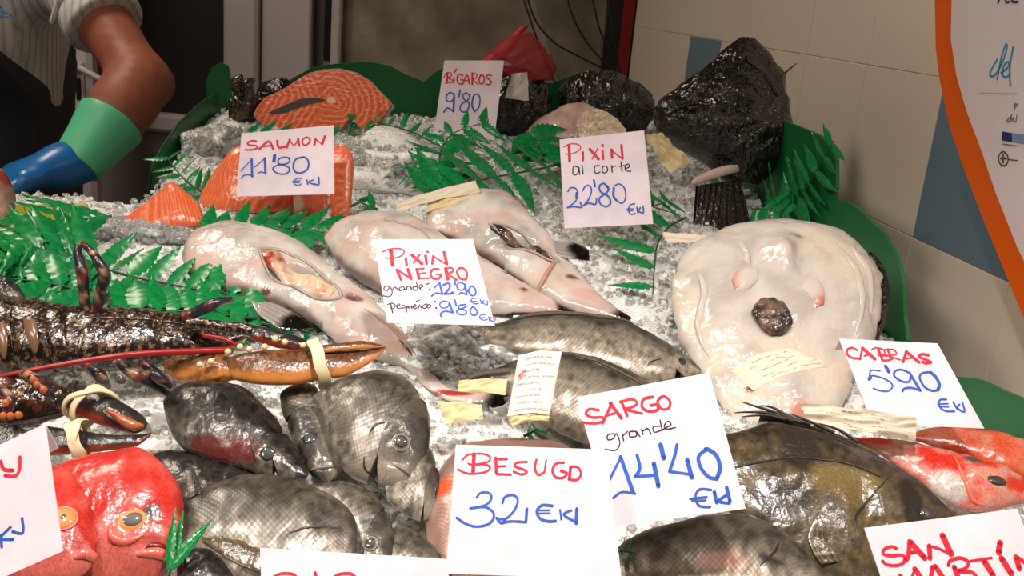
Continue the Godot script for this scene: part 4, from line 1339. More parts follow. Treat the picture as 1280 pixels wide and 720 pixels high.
# ---------------------------------------------------------------- monkfish
func monkfish():
	var o = thing("monkfish", Transform3D(Vector3(1, 0, 0), Vector3(0, 0.3967, -0.918), Vector3(0, 0.918, 0.3967), Vector3(-0.1938, 1.1142, -0.9446)), "gutted pale monkfish, belly up, with a red-tipped tail, left of the two-price card", "fish", "small gutted monkfish")
	var b = body([-169.7, 84.8, -164.3, 72.7, -168.8, 118.1, -149.5, 50.8, -147.8, 139.5, -116.2, 35.9, -103.2, 143.1, -73.8, 23.8, -54, 124.2, -43.9, 15.1, -13.7, 90.7, -11.4, 0.4, 15.6, 65.6, 8.5, -15.5, 43, 41.8, 32, -32, 79.5, -0.5, 73, -49.6, 104, -28.3, 95.1, -56.2, 122.6, -60.7, 113.4, -76.4, 144.4, -82.1, 136.5, -93.7, 171.6, -83.6, 166.3, -101.1, 200.2, -81.5, 196.8, -103.3], 0.42, "monk", {"n": 110, "m": 64, "amp": 0.004, "freq": 26.0, "t": [1, 1, 1, 1, 1.1, 1.2, 1.2],
		"dents": [[-32, 46.2, 46, 19, -15, 0.62], [31.1, 22.8, 12, 8, -5, 0.5]],
		"spots": [[-61.6, 25.8, 7, 5, P.monk_rim], [31.1, 22.8, 13, 8, P.monk_rim, 0.5], [-32, 46.2, 44, 17, P.monk_grey, 0.62], [92.1, -37.8, 30, 9, P.monk_pink, 0.8], [149.3, -89.2, 26, 5, P.gut_red, 0.3]]})
	part("flesh", b, M.flesh, o)
	var LV_m1 = SV
	var LN_m1 = SN
	var rim = on_skin([Vector3(-0.0793, 0.0742, 0.0255), Vector3(-0.0615, 0.0785, 0.0241), Vector3(-0.0188, 0.0627, 0.0184), Vector3(0.0104, 0.0355, 0.0167), Vector3(0.0181, 0.0172, 0.0167), Vector3(-0.0006, 0.0156, 0.0159), Vector3(-0.0335, 0.0294, 0.0167), Vector3(-0.0625, 0.0467, 0.0209), Vector3(-0.0793, 0.0742, 0.0255)], 0.0005)
	part("belly_lip", tube(rim, 0.002, 8), M.lip_grey, o)
	part("innards", body([-78.7, 75.3, -69.9, 57.2, -64.7, 77.2, -60.8, 47.5, -46.1, 70.9, -46.6, 37, -24.2, 60.4, -26.3, 24.3, -3.1, 44.1, -4.9, 16.6, 11.5, 30, 7.5, 16.6], 0.5, "gut", {"amp": 0.005, "on": -1.5, "freq": 70.0, "n": 36, "z": [26, 24, 20, 18, 17, 17]}), M.flesh, o)
	part("fin", body([-66.3, 0.1, -73.6, 9.2, -51.4, 5.8, -59.8, -12.7, -30.2, -1.5, -44.5, -22.9, -13.3, -11.8, -32, -28.6, -1.6, -21.2, -13.9, -27.6], 0.15, "fin_monk", {"n": 30, "z": [14, 13, 11, 9, 8]}), M.flesh, o)
	SV = LV_m1
	SN = LN_m1
	part("tail_line", tube(on_skin([Vector3(0.0445, 0.0079, 0.0148), Vector3(0.0767, -0.0148, 0.0093), Vector3(0.1006, -0.0412, 0.0062), Vector3(0.1244, -0.0733, 0.0034)], 0.0), [0.0006, 0.0022, 0.0022, 0.0006]), M.pink_rubber, o)
	part("tail_slit", tube(on_skin([Vector3(0.0852, -0.0284, 0.0087), Vector3(0.0962, -0.0387, 0.0065), Vector3(0.1061, -0.0529, 0.005)], 0.0), [0.0003, 0.0018, 0.0003]), M.dark_line, o)
	o = thing("monkfish", Transform3D(Vector3(1, 0, 0), Vector3(0, 0.3967, -0.918), Vector3(0, 0.918, 0.3967), Vector3(-0.088, 1.135, -1.0707)), "gutted pale monkfish partly hidden behind the two-price card", "fish", "small gutted monkfish")
	part("flesh", body([-139.8, 53.5, -135.9, 43.1, -130.8, 80.4, -118.1, 15.6, -109.9, 97.6, -95, -7.8, -77.4, 107.4, -65.3, -30.1, -36.7, 99.3, -24.9, -48.4, 1.1, 68.8, 7.1, -56.5, 37.1, 44.2, 38.1, -56.8, 66.9, 24, 64.5, -54.7, 96.5, 3, 99.1, -48.8, 125.1, -17.5, 129.9, -44.7, 148.8, -36.3, 148.9, -43.6], 0.42, "monk", {"n": 90, "m": 56, "amp": 0.005, "freq": 26.0, "spots": [[91.5, 6.4, 20, 4, P.black, 0.6], [101.6, -22.7, 6, 5, P.monk_rim]]}), M.flesh, o)
	part("belly_lip", tube(on_skin([Vector3(-0.0687, 0.0589, 0.028), Vector3(-0.0296, 0.0489, 0.0291), Vector3(-0.0034, 0.0256, 0.0263)], 0.0), 0.0015, 6), M.lip_grey, o)
	o = thing("monkfish", Transform3D(Vector3(1, 0, 0), Vector3(0, 0.4285, -0.9036), Vector3(0, 0.9036, 0.4285), Vector3(0.0165, 1.1472, -1.0956)), "gutted pale monkfish with a dark belly slit and a pink rubber ring round its tail", "fish", "small gutted monkfish")
	b = body([-128.5, 76.6, -124.6, 59.8, -119.4, 98.9, -113.4, 47.7, -96.3, 115.8, -90.3, 40.1, -68.1, 136.7, -67.1, 21.5, -34.8, 134.8, -46.5, 8.2, -8.9, 106.3, -24.8, -7.3, 13.4, 74.8, -2.6, -24.7, 33.9, 41.7, 13.6, -40, 50.7, 11.9, 32.1, -52.9, 69.7, -16.3, 53, -63.8, 92.6, -46.7, 79.8, -69, 119.4, -68.9, 115.1, -75.4], 0.42, "monk", {"n": 100, "m": 60, "amp": 0.004, "freq": 26.0,
		"dents": [[-10.1, 19.8, 42, 11, -12, 0.55]],
		"spots": [[-10.1, 19.8, 40, 9, P.monk_grey, 0.55], [50.5, -22.9, 9, 5, P.monk_rim], [78.6, -45.6, 36, 12, P.monk_pink, 0.6]]})
	part("flesh", b, M.flesh, o)
	part("belly_lip", tube(on_skin([Vector3(-0.0497, 0.046, 0.0237), Vector3(-0.0227, 0.0403, 0.0239), Vector3(0.0117, 0.017, 0.0201), Vector3(0.0342, -0.0035, 0.0156), Vector3(0.0077, 0.003, 0.0192), Vector3(-0.026, 0.0206, 0.0201), Vector3(-0.0497, 0.046, 0.0237)], 0.001), 0.0017, 8), M.lip_grey, o)
	part("innards", body([-50.8, 48.5, -46.9, 35.4, -32.3, 43.5, -31, 22.6, -7.8, 30.3, -11.5, 12, 11.8, 15.9, 7.7, 2.3, 31.2, 0.4, 26.8, -7.4], 0.5, "gut_dark", {"amp": 0.004, "on": -1.5, "freq": 60.0, "n": 36, "z": [28, 25, 22, 19, 16]}), M.black_wet, o)
	part("fin", body([20.2, 42.4, 17.1, 21.1, 37.3, 39.3, 33.2, 12.1, 54.3, 36.2, 50.9, 6.4, 69.6, 26.4, 70.5, 6.2], 0.15, "fin_monk", {"n": 30, "z": [10, 12, 14, 14]}), M.flesh, o)
	var ring = []
	for i in 25:
		var a = TAU * i / 24.0
		ring.append(Vector3(0.0258, -0.015, 0) + (Vector3(0.0382, 0.0109, 0) - Vector3(0.0156, -0.0411, 0)) * 0.5 * cos(a) * 1.02 + Vector3(0, 0, 0.0165) * sin(a))
	part("rubber_ring", tube(ring, 0.0028, 8), M.pink_rubber, o)
	# big white monkfish on its back
	o = thing("monkfish", Transform3D(Vector3(1, 0, 0), Vector3(0, 0.5206, -0.8538), Vector3(0, 0.8538, 0.5206), Vector3(0.2817, 1.1352, -0.9614)), "very large white monkfish lying belly up beside the tiled wall", "fish")
	b = body([-7.8, 167.2, 44, 175.1, -53.1, 145.8, 92.8, 160.1, -87.7, 116, 113.4, 130.7, -103.6, 83.4, 122.1, 104.6, -110.4, 50.7, 120.9, 74.6, -109.3, 16.9, 112.5, 39.2, -103.3, -12.8, 101.2, 10.4, -95.6, -38.1, 82.7, -18.2, -84.9, -62.2, 69.8, -45.2, -74.7, -85.5, 59.4, -69.1, -64.6, -106.2, 48.4, -88.5, -45, -119.8, 18.1, -108.6], 0.28, "monk_big", {"n": 120, "m": 80, "amp": 0.009, "freq": 22.0,
		"dents": [[3.3, 91.5, 18, 40, 15], [-28.3, 82.9, 12, 40, -11], [27.1, 82.3, 14, 40, -10], [-18.1, 0.8, 26, 26, -5], [68.3, 30.9, 8, 70, -7, 0.2], [-63.9, -5, 30, 60, 6]],
		"spots": [[25.3, 120.6, 6, 8, P.gut_brown], [5.9, 85.3, 10, 9, P.cream], [-41.4, -82.9, 5, 5, P.claw_red], [3.7, -105.7, 12, 20, P.lobe_red]]})
	part("flesh", b, M.flesh, o)
	part("fin", body([-26.9, 65.7, -25.6, 45.2, -36.9, 65.3, -32.8, 38.3, -47.5, 58.2, -41.7, 29.4, -53.4, 45, -51.6, 27.2], 0.5, "lobe", {"n": 28, "on": -2.0, "amp": 0.002, "z": [42, 44, 44, 42]}), M.flesh, o)
	part("fin", body([21.2, 57, 30.4, 62.7, 18.1, 45.8, 41.4, 55.4, 23, 29.6, 43.5, 38.8, 29.8, 16.2, 40.9, 24], 0.5, "lobe", {"n": 28, "on": -2.0, "amp": 0.002, "z": [40, 42, 42, 40]}), M.flesh, o)
	part("innards", body([-37.2, 2.9, -33.4, -7.3, -27.5, 20.6, -25, -17.7, -12, 26.4, -11.2, -22.8, -1.8, 14.5, 1.3, -12.9, 1.4, 0, 3.9, -6.1], 0.35, "gut_dark", {"amp": 0.008, "on": 4.0, "freq": 60.0, "n": 30, "z": [30, 31, 31, 30, 28]}), M.black_wet, o)
	part("skin_edge", body([117.7, 138.2, 123.8, 141.5, 123.8, 118.3, 133.6, 122, 123.4, 90, 134.8, 93.8, 115.8, 54, 126.4, 55.3, 104.6, 21.4, 111.1, 19.9, 88.6, -9.2, 91.6, -11], 0.9, "blackskin", {"amp": 0.003, "n": 40, "z": [-6, -8, -9, -9, -9, -8]}), M.black_wet, o)
	for l in [[Vector3(0.066, 0.1247, 0.0245), Vector3(0.0842, 0.0847, 0.0241), Vector3(0.0857, 0.0365, 0.0204), Vector3(0.0684, -0.0153, 0.0155)], [Vector3(0.0873, 0.1259, 0.0196), Vector3(0.1007, 0.0798, 0.0188), Vector3(0.0961, 0.0265, 0.0141)], [Vector3(-0.0887, 0.0696, 0.018), Vector3(-0.0815, 0.0328, 0.0213), Vector3(-0.0895, -0.0113, 0.0144), Vector3(-0.0786, -0.0495, 0.0119)], [Vector3(-0.0437, 0.1103, 0.0253), Vector3(-0.0318, 0.0892, 0.0296), Vector3(-0.0316, 0.068, 0.0308)]]:
		part("skin_fold", tube(on_skin(l, -0.001), [0.0008, 0.004, 0.0045, 0.003, 0.0008], 10), M.fold, o)
	# big black monkfish propped against the wall
	o = thing("monkfish", Transform3D(Vector3(1, 0, 0), Vector3(0, 0.9476, -0.3195), Vector3(0, 0.3195, 0.9476), Vector3(0.3302, 1.2264, -1.4525)), "huge black wet monkfish propped upright against the tiled wall", "fish")
	b = body([-23.4, 201.5, 0.6, 202.4, -44.7, 181.3, 21.3, 184.8, -70.3, 154.8, 44, 157.6, -99.4, 127.9, 54.4, 131.9, -123.9, 103.9, 59, 104.4, -143.4, 77.9, 65, 74.6, -136.1, 48.3, 63.7, 45.5, -98.1, 25.1, 53.6, 20.4, -60.6, 6.7, 38.6, -2.6, -28.8, -14.6, 19.5, -18.8], 0.42, "blackskin", {"n": 100, "m": 70, "amp": 0.014, "freq": 22.0,
		"dents": [[-23.9, 161.8, 10, 14, 12], [-74.8, 94.1, 24, 20, -14], [-17.1, 105, 22, 24, 12], [-95.7, 62.7, 30, 20, 10]]})
	part("skin", b, M.black_wet, o)
	for l in [[Vector3(-0.1214, 0.0936, 0.0191), Vector3(-0.086, 0.1268, 0.0186), Vector3(-0.0467, 0.1543, 0.0188)], [Vector3(-0.0179, 0.1651, 0.0194), Vector3(0.0122, 0.1437, 0.0242), Vector3(0.035, 0.1125, 0.0234)], [Vector3(-0.1292, 0.0685, 0.0215), Vector3(-0.0861, 0.0896, 0.0349), Vector3(-0.0456, 0.08, 0.0413)]]:
		part("skin_ridge", tube(on_skin(l, 0.0), 0.0035, 8, "blackskin"), M.black_wet, o)
	part("spine", tube([Vector3(0.0479, 0.1531, 0), Vector3(0.0578, 0.1624, 0.005), Vector3(0.0645, 0.1691, 0.005)], [0.002, 0.0012, 0.0006], 6), M.dark_line, o)
	part("jaw", body([-86, -27.8, -83.1, -34.6, -68.8, -15, -63.3, -26.1, -40.9, -2, -36.3, -15.6, -21, 1.2, -18, -7.8], 0.6, "jaw", {"n": 24, "z": [48, 50, 50, 48], "amp": 0.002}), M.flesh, o)
	part("tail_fin", fan([Vector3(-0.0784, -0.0358, 0.06), Vector3(-0.0076, -0.0132, 0.0113)], [Vector3(-0.0812, -0.1066, 0.075), Vector3(-0.0692, -0.1117, 0.08), Vector3(-0.0395, -0.1022, 0.08), Vector3(0.001, -0.0971, 0.075)], 0.004), M.black_wet, o)

func fan(base: Array, tip: Array, ridge: float):
	# a ribbed fin between a base line and a ragged tip line
	var n = 40
	var m = 10
	var v = PackedVector3Array()
	var col = PackedColorArray()
	var idx = PackedInt32Array()
	var bs = smooth_path(base, 10)
	var ts = smooth_path(tip, 10)
	var nr = (base[-1] - base[0]).cross(tip[0] - base[0]).normalized()
	if nr.z < 0: nr = -nr
	for side in 2:
		for i in n + 1:
			var u = i / float(n)
			var a = bs[mini(int(u * (bs.size() - 1)), bs.size() - 2)].lerp(bs[mini(int(u * (bs.size() - 1)), bs.size() - 2) + 1], fposmod(u * (bs.size() - 1), 1.0) if u < 1.0 else 1.0)
			var b = ts[mini(int(u * (ts.size() - 1)), ts.size() - 2)].lerp(ts[mini(int(u * (ts.size() - 1)), ts.size() - 2) + 1], fposmod(u * (ts.size() - 1), 1.0) if u < 1.0 else 1.0)
			for j in m + 1:
				var w = j / float(m)
				var p = a.lerp(b, w) + nr * (ridge * (0.5 + 0.5 * sin(u * TAU * 8.0)) * (0.3 + 0.7 * w) * (1.0 if side == 0 else 0.3) + (0.0 if side == 0 else -0.004))
				v.append(p)
				col.append(paint("fin_black", w, u * 2.4, 1.0, p, 0.0))
	var k = (n + 1) * (m + 1)
	for i in n:
		for j in m:
			var a = i * (m + 1) + j
			idx.append_array([a, a + 1, a + m + 1, a + 1, a + m + 2, a + m + 1, k + a, k + a + m + 1, k + a + 1, k + a + 1, k + a + m + 1, k + a + m + 2])
	for i in n:
		for e in [[i * (m + 1), (i + 1) * (m + 1)], [(i + 1) * (m + 1) + m, i * (m + 1) + m]]:
			idx.append_array([e[0], e[1], e[0] + k, e[1], e[1] + k, e[0] + k])
	return _mesh(v, idx, col)

# ---------------------------------------------------------------- breams
func bream(T, prs, label, o):
	var t = thing("sea_bream", T, label, "fish", o.get("group", "grey sea bream"))
	var ratio = o.get("ratio", 0.42)
	var hs = o.get("head", 1.0)
	var opt = {"n": 110, "m": 64, "amp": o.get("amp", 0.0015), "freq": 40.0, "spots": o.get("spots", []), "dents": o.get("dents", []), "span": [0.0, minf(1.0, hs + 0.03)]}
	part("body", body(prs, ratio, o.get("kind", "bream"), opt), o.get("mat", M.scales), t)
	if hs < 1.0:
		# smooth head, its gill cover standing proud of the scaled flank
		opt.span = [hs, 1.0]
		opt.swell = o.get("swell", 0.03)
		opt.bow = 0.09
		opt.more = true
		part("head", body(prs, ratio, o.get("head_kind", "bream_face"), opt), M.skin, t)
	for l in o.get("gills", []): part("gill_slit", tube(on_skin(l, -0.0004), [0.0002, 0.0008, 0.0011, 0.0008, 0.0002], 6), M.dark_line, t)
	for l in o.get("lips", []): part("lip", tube(on_skin(l, 0.0), [0.0006, 0.0018, 0.0018, 0.0006], 8), o.get("lip_mat", M.grey_line), t)
	for e in o.get("eyes", []): eye(t, e[0], e[1], o.get("iris", "iris_gold"))
	return t

func fin_on(t, prs, z: Array, kind = "fin_brown"):
	part("fin", body(prs, 0.12, kind, {"n": 26, "m": 24, "z": z, "on": 0.6}), M.skin, t)

func breams():
	var t = bream(Transform3D(Vector3(1, 0, 0), Vector3(0, 0.3967, -0.918), Vector3(0, 0.918, 0.3967), Vector3(0.0689, 1.1166, -0.9101)), [-131, 31.8, -127.3, 17.4, -106.3, 31.8, -100.6, 6.3, -84.2, 29.5, -79.6, -5.6, -65.2, 39.6, -48.3, -10.9, -40.4, 50.3, -17.1, -14.7, -9.9, 54.7, 10.5, -23.6, 27.8, 52.3, 38.3, -31.1, 55.6, 46.4, 59.5, -35.3, 81.4, 30.3, 76.4, -34.6, 102.2, 15.3, 94.1, -28.3, 117.8, 0.1, 110.3, -21, 124.2, -9.6, 120.8, -16], "grey sea bream lying behind the white paper label, its snout to the right", {"head": 0.8, "swell": 0.008, "head_kind": "bream_pale", "kind": "bream_pale", "gills": [[Vector3(0.0657, -0.0262, 0.0106), Vector3(0.0728, -0.0176, 0.0129), Vector3(0.0851, -0.0106, 0.0119)]], "eyes": [[Vector3(0.1041, -0.0083, 0.0076), 0.0045]], "iris": "iris_dark"})
	fin_on(t, [-66.2, 31.2, -64.4, 27.8, -46.7, 40.6, -43.9, 31.2, -18.4, 44.6, -15, 35.2, 14.3, 45.3, 17.5, 35.9, 39.2, 44.6, 42.3, 36.4, 56, 41.5, 57.4, 36.9], [10, 14, 16, 16, 13, 10])
	t = bream(Transform3D(Vector3(1, 0, 0), Vector3(0, 0.4597, -0.8881), Vector3(0, 0.8881, 0.4597), Vector3(0.0735, 1.1032, -0.804)), [-113.2, 20.5, -111.2, 13.6, -95.8, 30, -93.5, 19.6, -78.1, 39.2, -75.7, 14.8, -60.2, 50, -58.6, -2.4, -38.2, 58.6, -38.6, -17.1, -15.7, 62.6, -17.1, -30.6, 10.7, 58.5, 7.4, -39, 36.8, 47.7, 31.5, -49.1, 62.1, 31.7, 52.1, -55.9, 82.9, 11.3, 72.4, -58.7, 97.5, -17.3, 88.4, -54.3, 99.2, -33.7, 95.7, -46], "grey sea bream wrapped in the white paper label, under the grande card", {"kind": "bream_pale"})
	fin_on(t, [-107.8, 23.8, -102, 16.8, -92.5, 32.3, -86.5, 21.4, -70.7, 32.5, -66.5, 23.3], [4, 6, 8])
	fin_on(t, [-41.2, -28.6, -43.7, -34.1, -28.5, -35.9, -32.3, -44.9, -13.1, -46.2, -17.7, -53.4, -0.7, -53.2, -6.1, -57.1], [10, 10, 10, 10])
	fin_on(t, [-13.1, 52.6, -9.3, 46.1, 8.9, 44.8, 11.1, 39.1, 30.7, 34.2, 32.7, 27.7, 48.4, 21.6, 49.6, 16.1], [26, 28, 28, 24])
	# heap at the left
	t = bream(Transform3D(Vector3(1, 0, 0), Vector3(0, 0.3317, -0.9434), Vector3(0, 0.9434, 0.3317), Vector3(-0.0106, 1.0739, -0.682)), [-40.6, -26.1, -34, -56.7, -35.6, 16.1, -22.2, -73.1, -19.7, 45.5, -2.8, -78.5, 5.8, 57.8, 20, -75, 35.6, 61.6, 45.8, -68.9, 62.2, 60.6, 66.3, -60.2, 85.2, 38.4, 84.3, -46.5, 94.6, 16.8, 93.8, -18.8], "pinkish sea bream mostly hidden under the besugo card", {"kind": "bream_pink", "group": "", "spots": [[-26.8, -13, 8, 14, P.cabra_orange]]})
	t = bream(Transform3D(Vector3(1, 0, 0), Vector3(0, 0.3644, -0.9313), Vector3(0, 0.9313, 0.3644), Vector3(-0.0542, 1.0665, -0.6066)), [-22.4, -3.5, -22, -21.3, -14.6, 19.2, -12.4, -28, 2.3, 15.2, 4.4, -30.6, 17.1, 3.6, 18.1, -30.1, 26.4, -8.6, 26.3, -26, 30.5, -14.7, 30.1, -20.5], "small olive sea bream at the bottom between the besugo card and its neighbour", {})
	t = bream(Transform3D(Vector3(1, 0, 0), Vector3(0, 0.4285, -0.9036), Vector3(0, 0.9036, 0.4285), Vector3(-0.0599, 1.0822, -0.6706)), [-27.3, 9.6, -20.4, -12.9, -10, 25.8, -8.9, -21.9, 4.6, 38.6, 1.8, -27.1, 15.7, 15.4, 10.2, -28.6, 20.7, -4.4, 16.8, -25.4, 20.7, -14.2, 19.2, -21.3], "dark sea bream peeping out at the right under the big-eyed bream", {"head": 0.50, "kind": "bream", "gills": [[Vector3(0.0109, 0.0007, 0.0108), Vector3(0.0159, -0.0052, 0.0074), Vector3(0.015, -0.0177, 0.0064)]]})
	t = bream(Transform3D(Vector3(1, 0, 0), Vector3(0, 0.4597, -0.8881), Vector3(0, 0.8881, 0.4597), Vector3(-0.093, 1.0778, -0.6136)), [-46.7, 31.2, -42.9, 23.2, -32.9, 35, -30.8, 11.3, -16.9, 37.3, -15.2, -2.9, 1.3, 30.9, -3.2, -17.8, 14.4, 19, 4.4, -28.9, 22.5, 4, 12.3, -37, 27.4, -12, 20.6, -38.4, 26.9, -26.7, 23.9, -35.5], "sea bream whose eye shows just above the bottom price card", {"head": 0.55, "eyes": [[Vector3(0.0107, -0.0175, 0.0093), 0.0055]]})
	t = bream(Transform3D(Vector3(1, 0, 0), Vector3(0, 0.4904, -0.8715), Vector3(0, 0.8715, 0.4904), Vector3(-0.1777, 1.0763, -0.5427)), [-23.1, 8.1, -15.4, -14.2, -18.1, 16, -5.4, -20.7, -8.7, 18.3, 6, -21.9, 3.5, 13, 17.2, -20.8, 13.1, 3.4, 23.6, -17.3, 22.2, -7.8, 25.7, -13.6], "dark purple-black fish at the bottom left beside the green leaf strip", {"kind": "bream_dark", "mat": M.skin})
	t = bream(Transform3D(Vector3(1, 0, 0), Vector3(0, 0.4904, -0.8715), Vector3(0, 0.8715, 0.4904), Vector3(-0.1549, 1.0804, -0.5987)), [-64.8, 4.6, -56.6, -22.4, -61.7, 16.9, -46, -39.2, -51.9, 26.7, -30.5, -50.4, -34.8, 36.2, -10.3, -56.5, -13.8, 41, 11.1, -57.7, 11.2, 39, 32.1, -52.7, 31.6, 32.7, 48.5, -47, 47.7, 24.2, 59.5, -39.8, 58.1, 13.6, 64.5, -31.4, 63.8, 0.5, 66.4, -20.3, 66.4, -8, 66.7, -13], "large olive-scaled sea bream at the front above the bottom price card", {"head": 0.86, "gills": [[Vector3(0.0155, -0.0168, 0.0192), Vector3(0.0311, -0.0071, 0.0177), Vector3(0.0597, -0.0018, 0.009)]]})
	fin_on(t, [-38.1, -20.1, -35.2, -24.6, -17.5, -19.4, -15.8, -35.7, -0.3, -23.6, -1.2, -41.1, 14.2, -28.9, 12.6, -44.6], [42, 46, 48, 46], "fin_tan")
	fin_on(t, [-69, 37.2, -63.3, 41.2, -63.2, 23.1, -54.4, 27.4, -57.3, 10.8, -49.2, 17.4], [18, 20, 20])
	t = bream(Transform3D(Vector3(1, 0, 0), Vector3(0, 0.3967, -0.918), Vector3(0, 0.918, 0.3967), Vector3(-0.2251, 1.0667, -0.6566)), [-49.2, 27.3, -42.6, 5.2, -42.9, 36.3, -27.7, -13.2, -28.1, 40.3, -5.2, -27.7, -8.7, 39.6, 17.4, -32.8, 11.3, 36.5, 35, -28.6, 31.4, 31.9, 48.9, -17.8, 43.1, 22.7, 51.6, -4.2], "dark brown sea bream squeezed under two others beside the red fish", {"kind": "bream_dark", "mat": M.skin})
	t = bream(Transform3D(Vector3(1, 0, 0), Vector3(0, 0.4904, -0.8715), Vector3(0, 0.8715, 0.4904), Vector3(-0.1541, 1.0949, -0.7171)), [-22.8, 47.6, -11.7, 52.3, -31.5, 38.2, -3, 49.8, -26.4, 22.1, 4.5, 35.4, -19.2, 8.3, 13.8, 18.2, -9.9, -7.3, 23.5, -1.4, 0, -23.9, 31, -20.7, 8.8, -35.7, 31.4, -32.6, 17.3, -40.7, 26.4, -39], "dark sea bream head wedged between two larger bream", {"head": 0.35, "kind": "bream", "ratio": 0.5, "eyes": [[Vector3(0.0035, -0.007, 0.0082), 0.006]], "iris": "iris_dark", "lips": [[Vector3(0.0093, -0.0341, 0.0033), Vector3(0.0192, -0.0321, 0.0063), Vector3(0.0287, -0.0298, 0.0044)]]})
	t = bream(Transform3D(Vector3(1, 0, 0), Vector3(0, 0.5206, -0.8538), Vector3(0, 0.8538, 0.5206), Vector3(-0.2102, 1.1019, -0.6982)), [-61.5, 23.2, -55.5, 8.9, -57.5, 33.2, -46.1, -6.7, -47.1, 41.9, -33.8, -18.2, -30.6, 45.9, -18.3, -24.2, -12, 45.3, -1.5, -28.8, 6.1, 38.3, 14.7, -31.4, 25.2, 21.2, 28.9, -34.2, 39.5, 6.3, 41.6, -36.2, 52.8, -10.3, 52.9, -37.8, 63.3, -24.6, 61.7, -36.2, 67.2, -31.1, 66.2, -34.6], "dark sea bream with a reddish belly beneath the big lobster claw", {"head": 0.66, "kind": "bream_dark", "head_kind": "bream_dark", "mat": M.skin, "eyes": [[Vector3(0.035, -0.0227, 0.009), 0.006]], "iris": "iris_dark", "spots": [[0.9, -21.1, 34, 12, P.blood, 0.35]], "gills": [[Vector3(0.0211, -0.0063, 0.0129), Vector3(0.0227, -0.0194, 0.0107), Vector3(0.0287, -0.0324, 0.0041)]]})
	t = bream(Transform3D(Vector3(1, 0, 0), Vector3(0, 0.5788, -0.8154), Vector3(0, 0.8154, 0.5788), Vector3(-0.1, 1.1075, -0.7015)), [-53.7, 31.9, -47.8, 25.7, -41.9, 43.5, -41.2, 13.3, -25.5, 54.1, -33.3, -3.5, -5.4, 59.9, -24.9, -20.1, 13.4, 57.8, -15, -32.8, 28.8, 47.1, -1.6, -39.8, 39.6, 30.2, 14.1, -42.7, 44.8, 11.2, 26.3, -44, 46, -7.8, 33.9, -42.9, 44.8, -23.1, 39.6, -39.9, 42.8, -31.6, 41, -37], "big-eyed grey sea bream facing right, topmost of the left heap", {"head": 0.50, "eyes": [[Vector3(0.0251, -0.0117, 0.0153), 0.0074]], "dents": [[21.5, -26, 14, 6, -3, 0.6]],
		"gills": [[Vector3(0.0149, 0.0033, 0.0183), Vector3(0.0044, -0.0008, 0.0186), Vector3(-0.0005, -0.0098, 0.0174)], [Vector3(-0.0004, -0.0191, 0.0154), Vector3(0.0003, -0.0332, 0.0097), Vector3(0.0128, -0.0408, 0.0046)]], "lips": [[Vector3(0.0193, -0.028, 0.0124), Vector3(0.0289, -0.0313, 0.0102), Vector3(0.0386, -0.0367, 0.0042)]], "spots": [[-21.2, 0.7, 8, 12, P.bream_olive], [8.9, -32.8, 30, 8, P.bream_pale, -0.4]]})

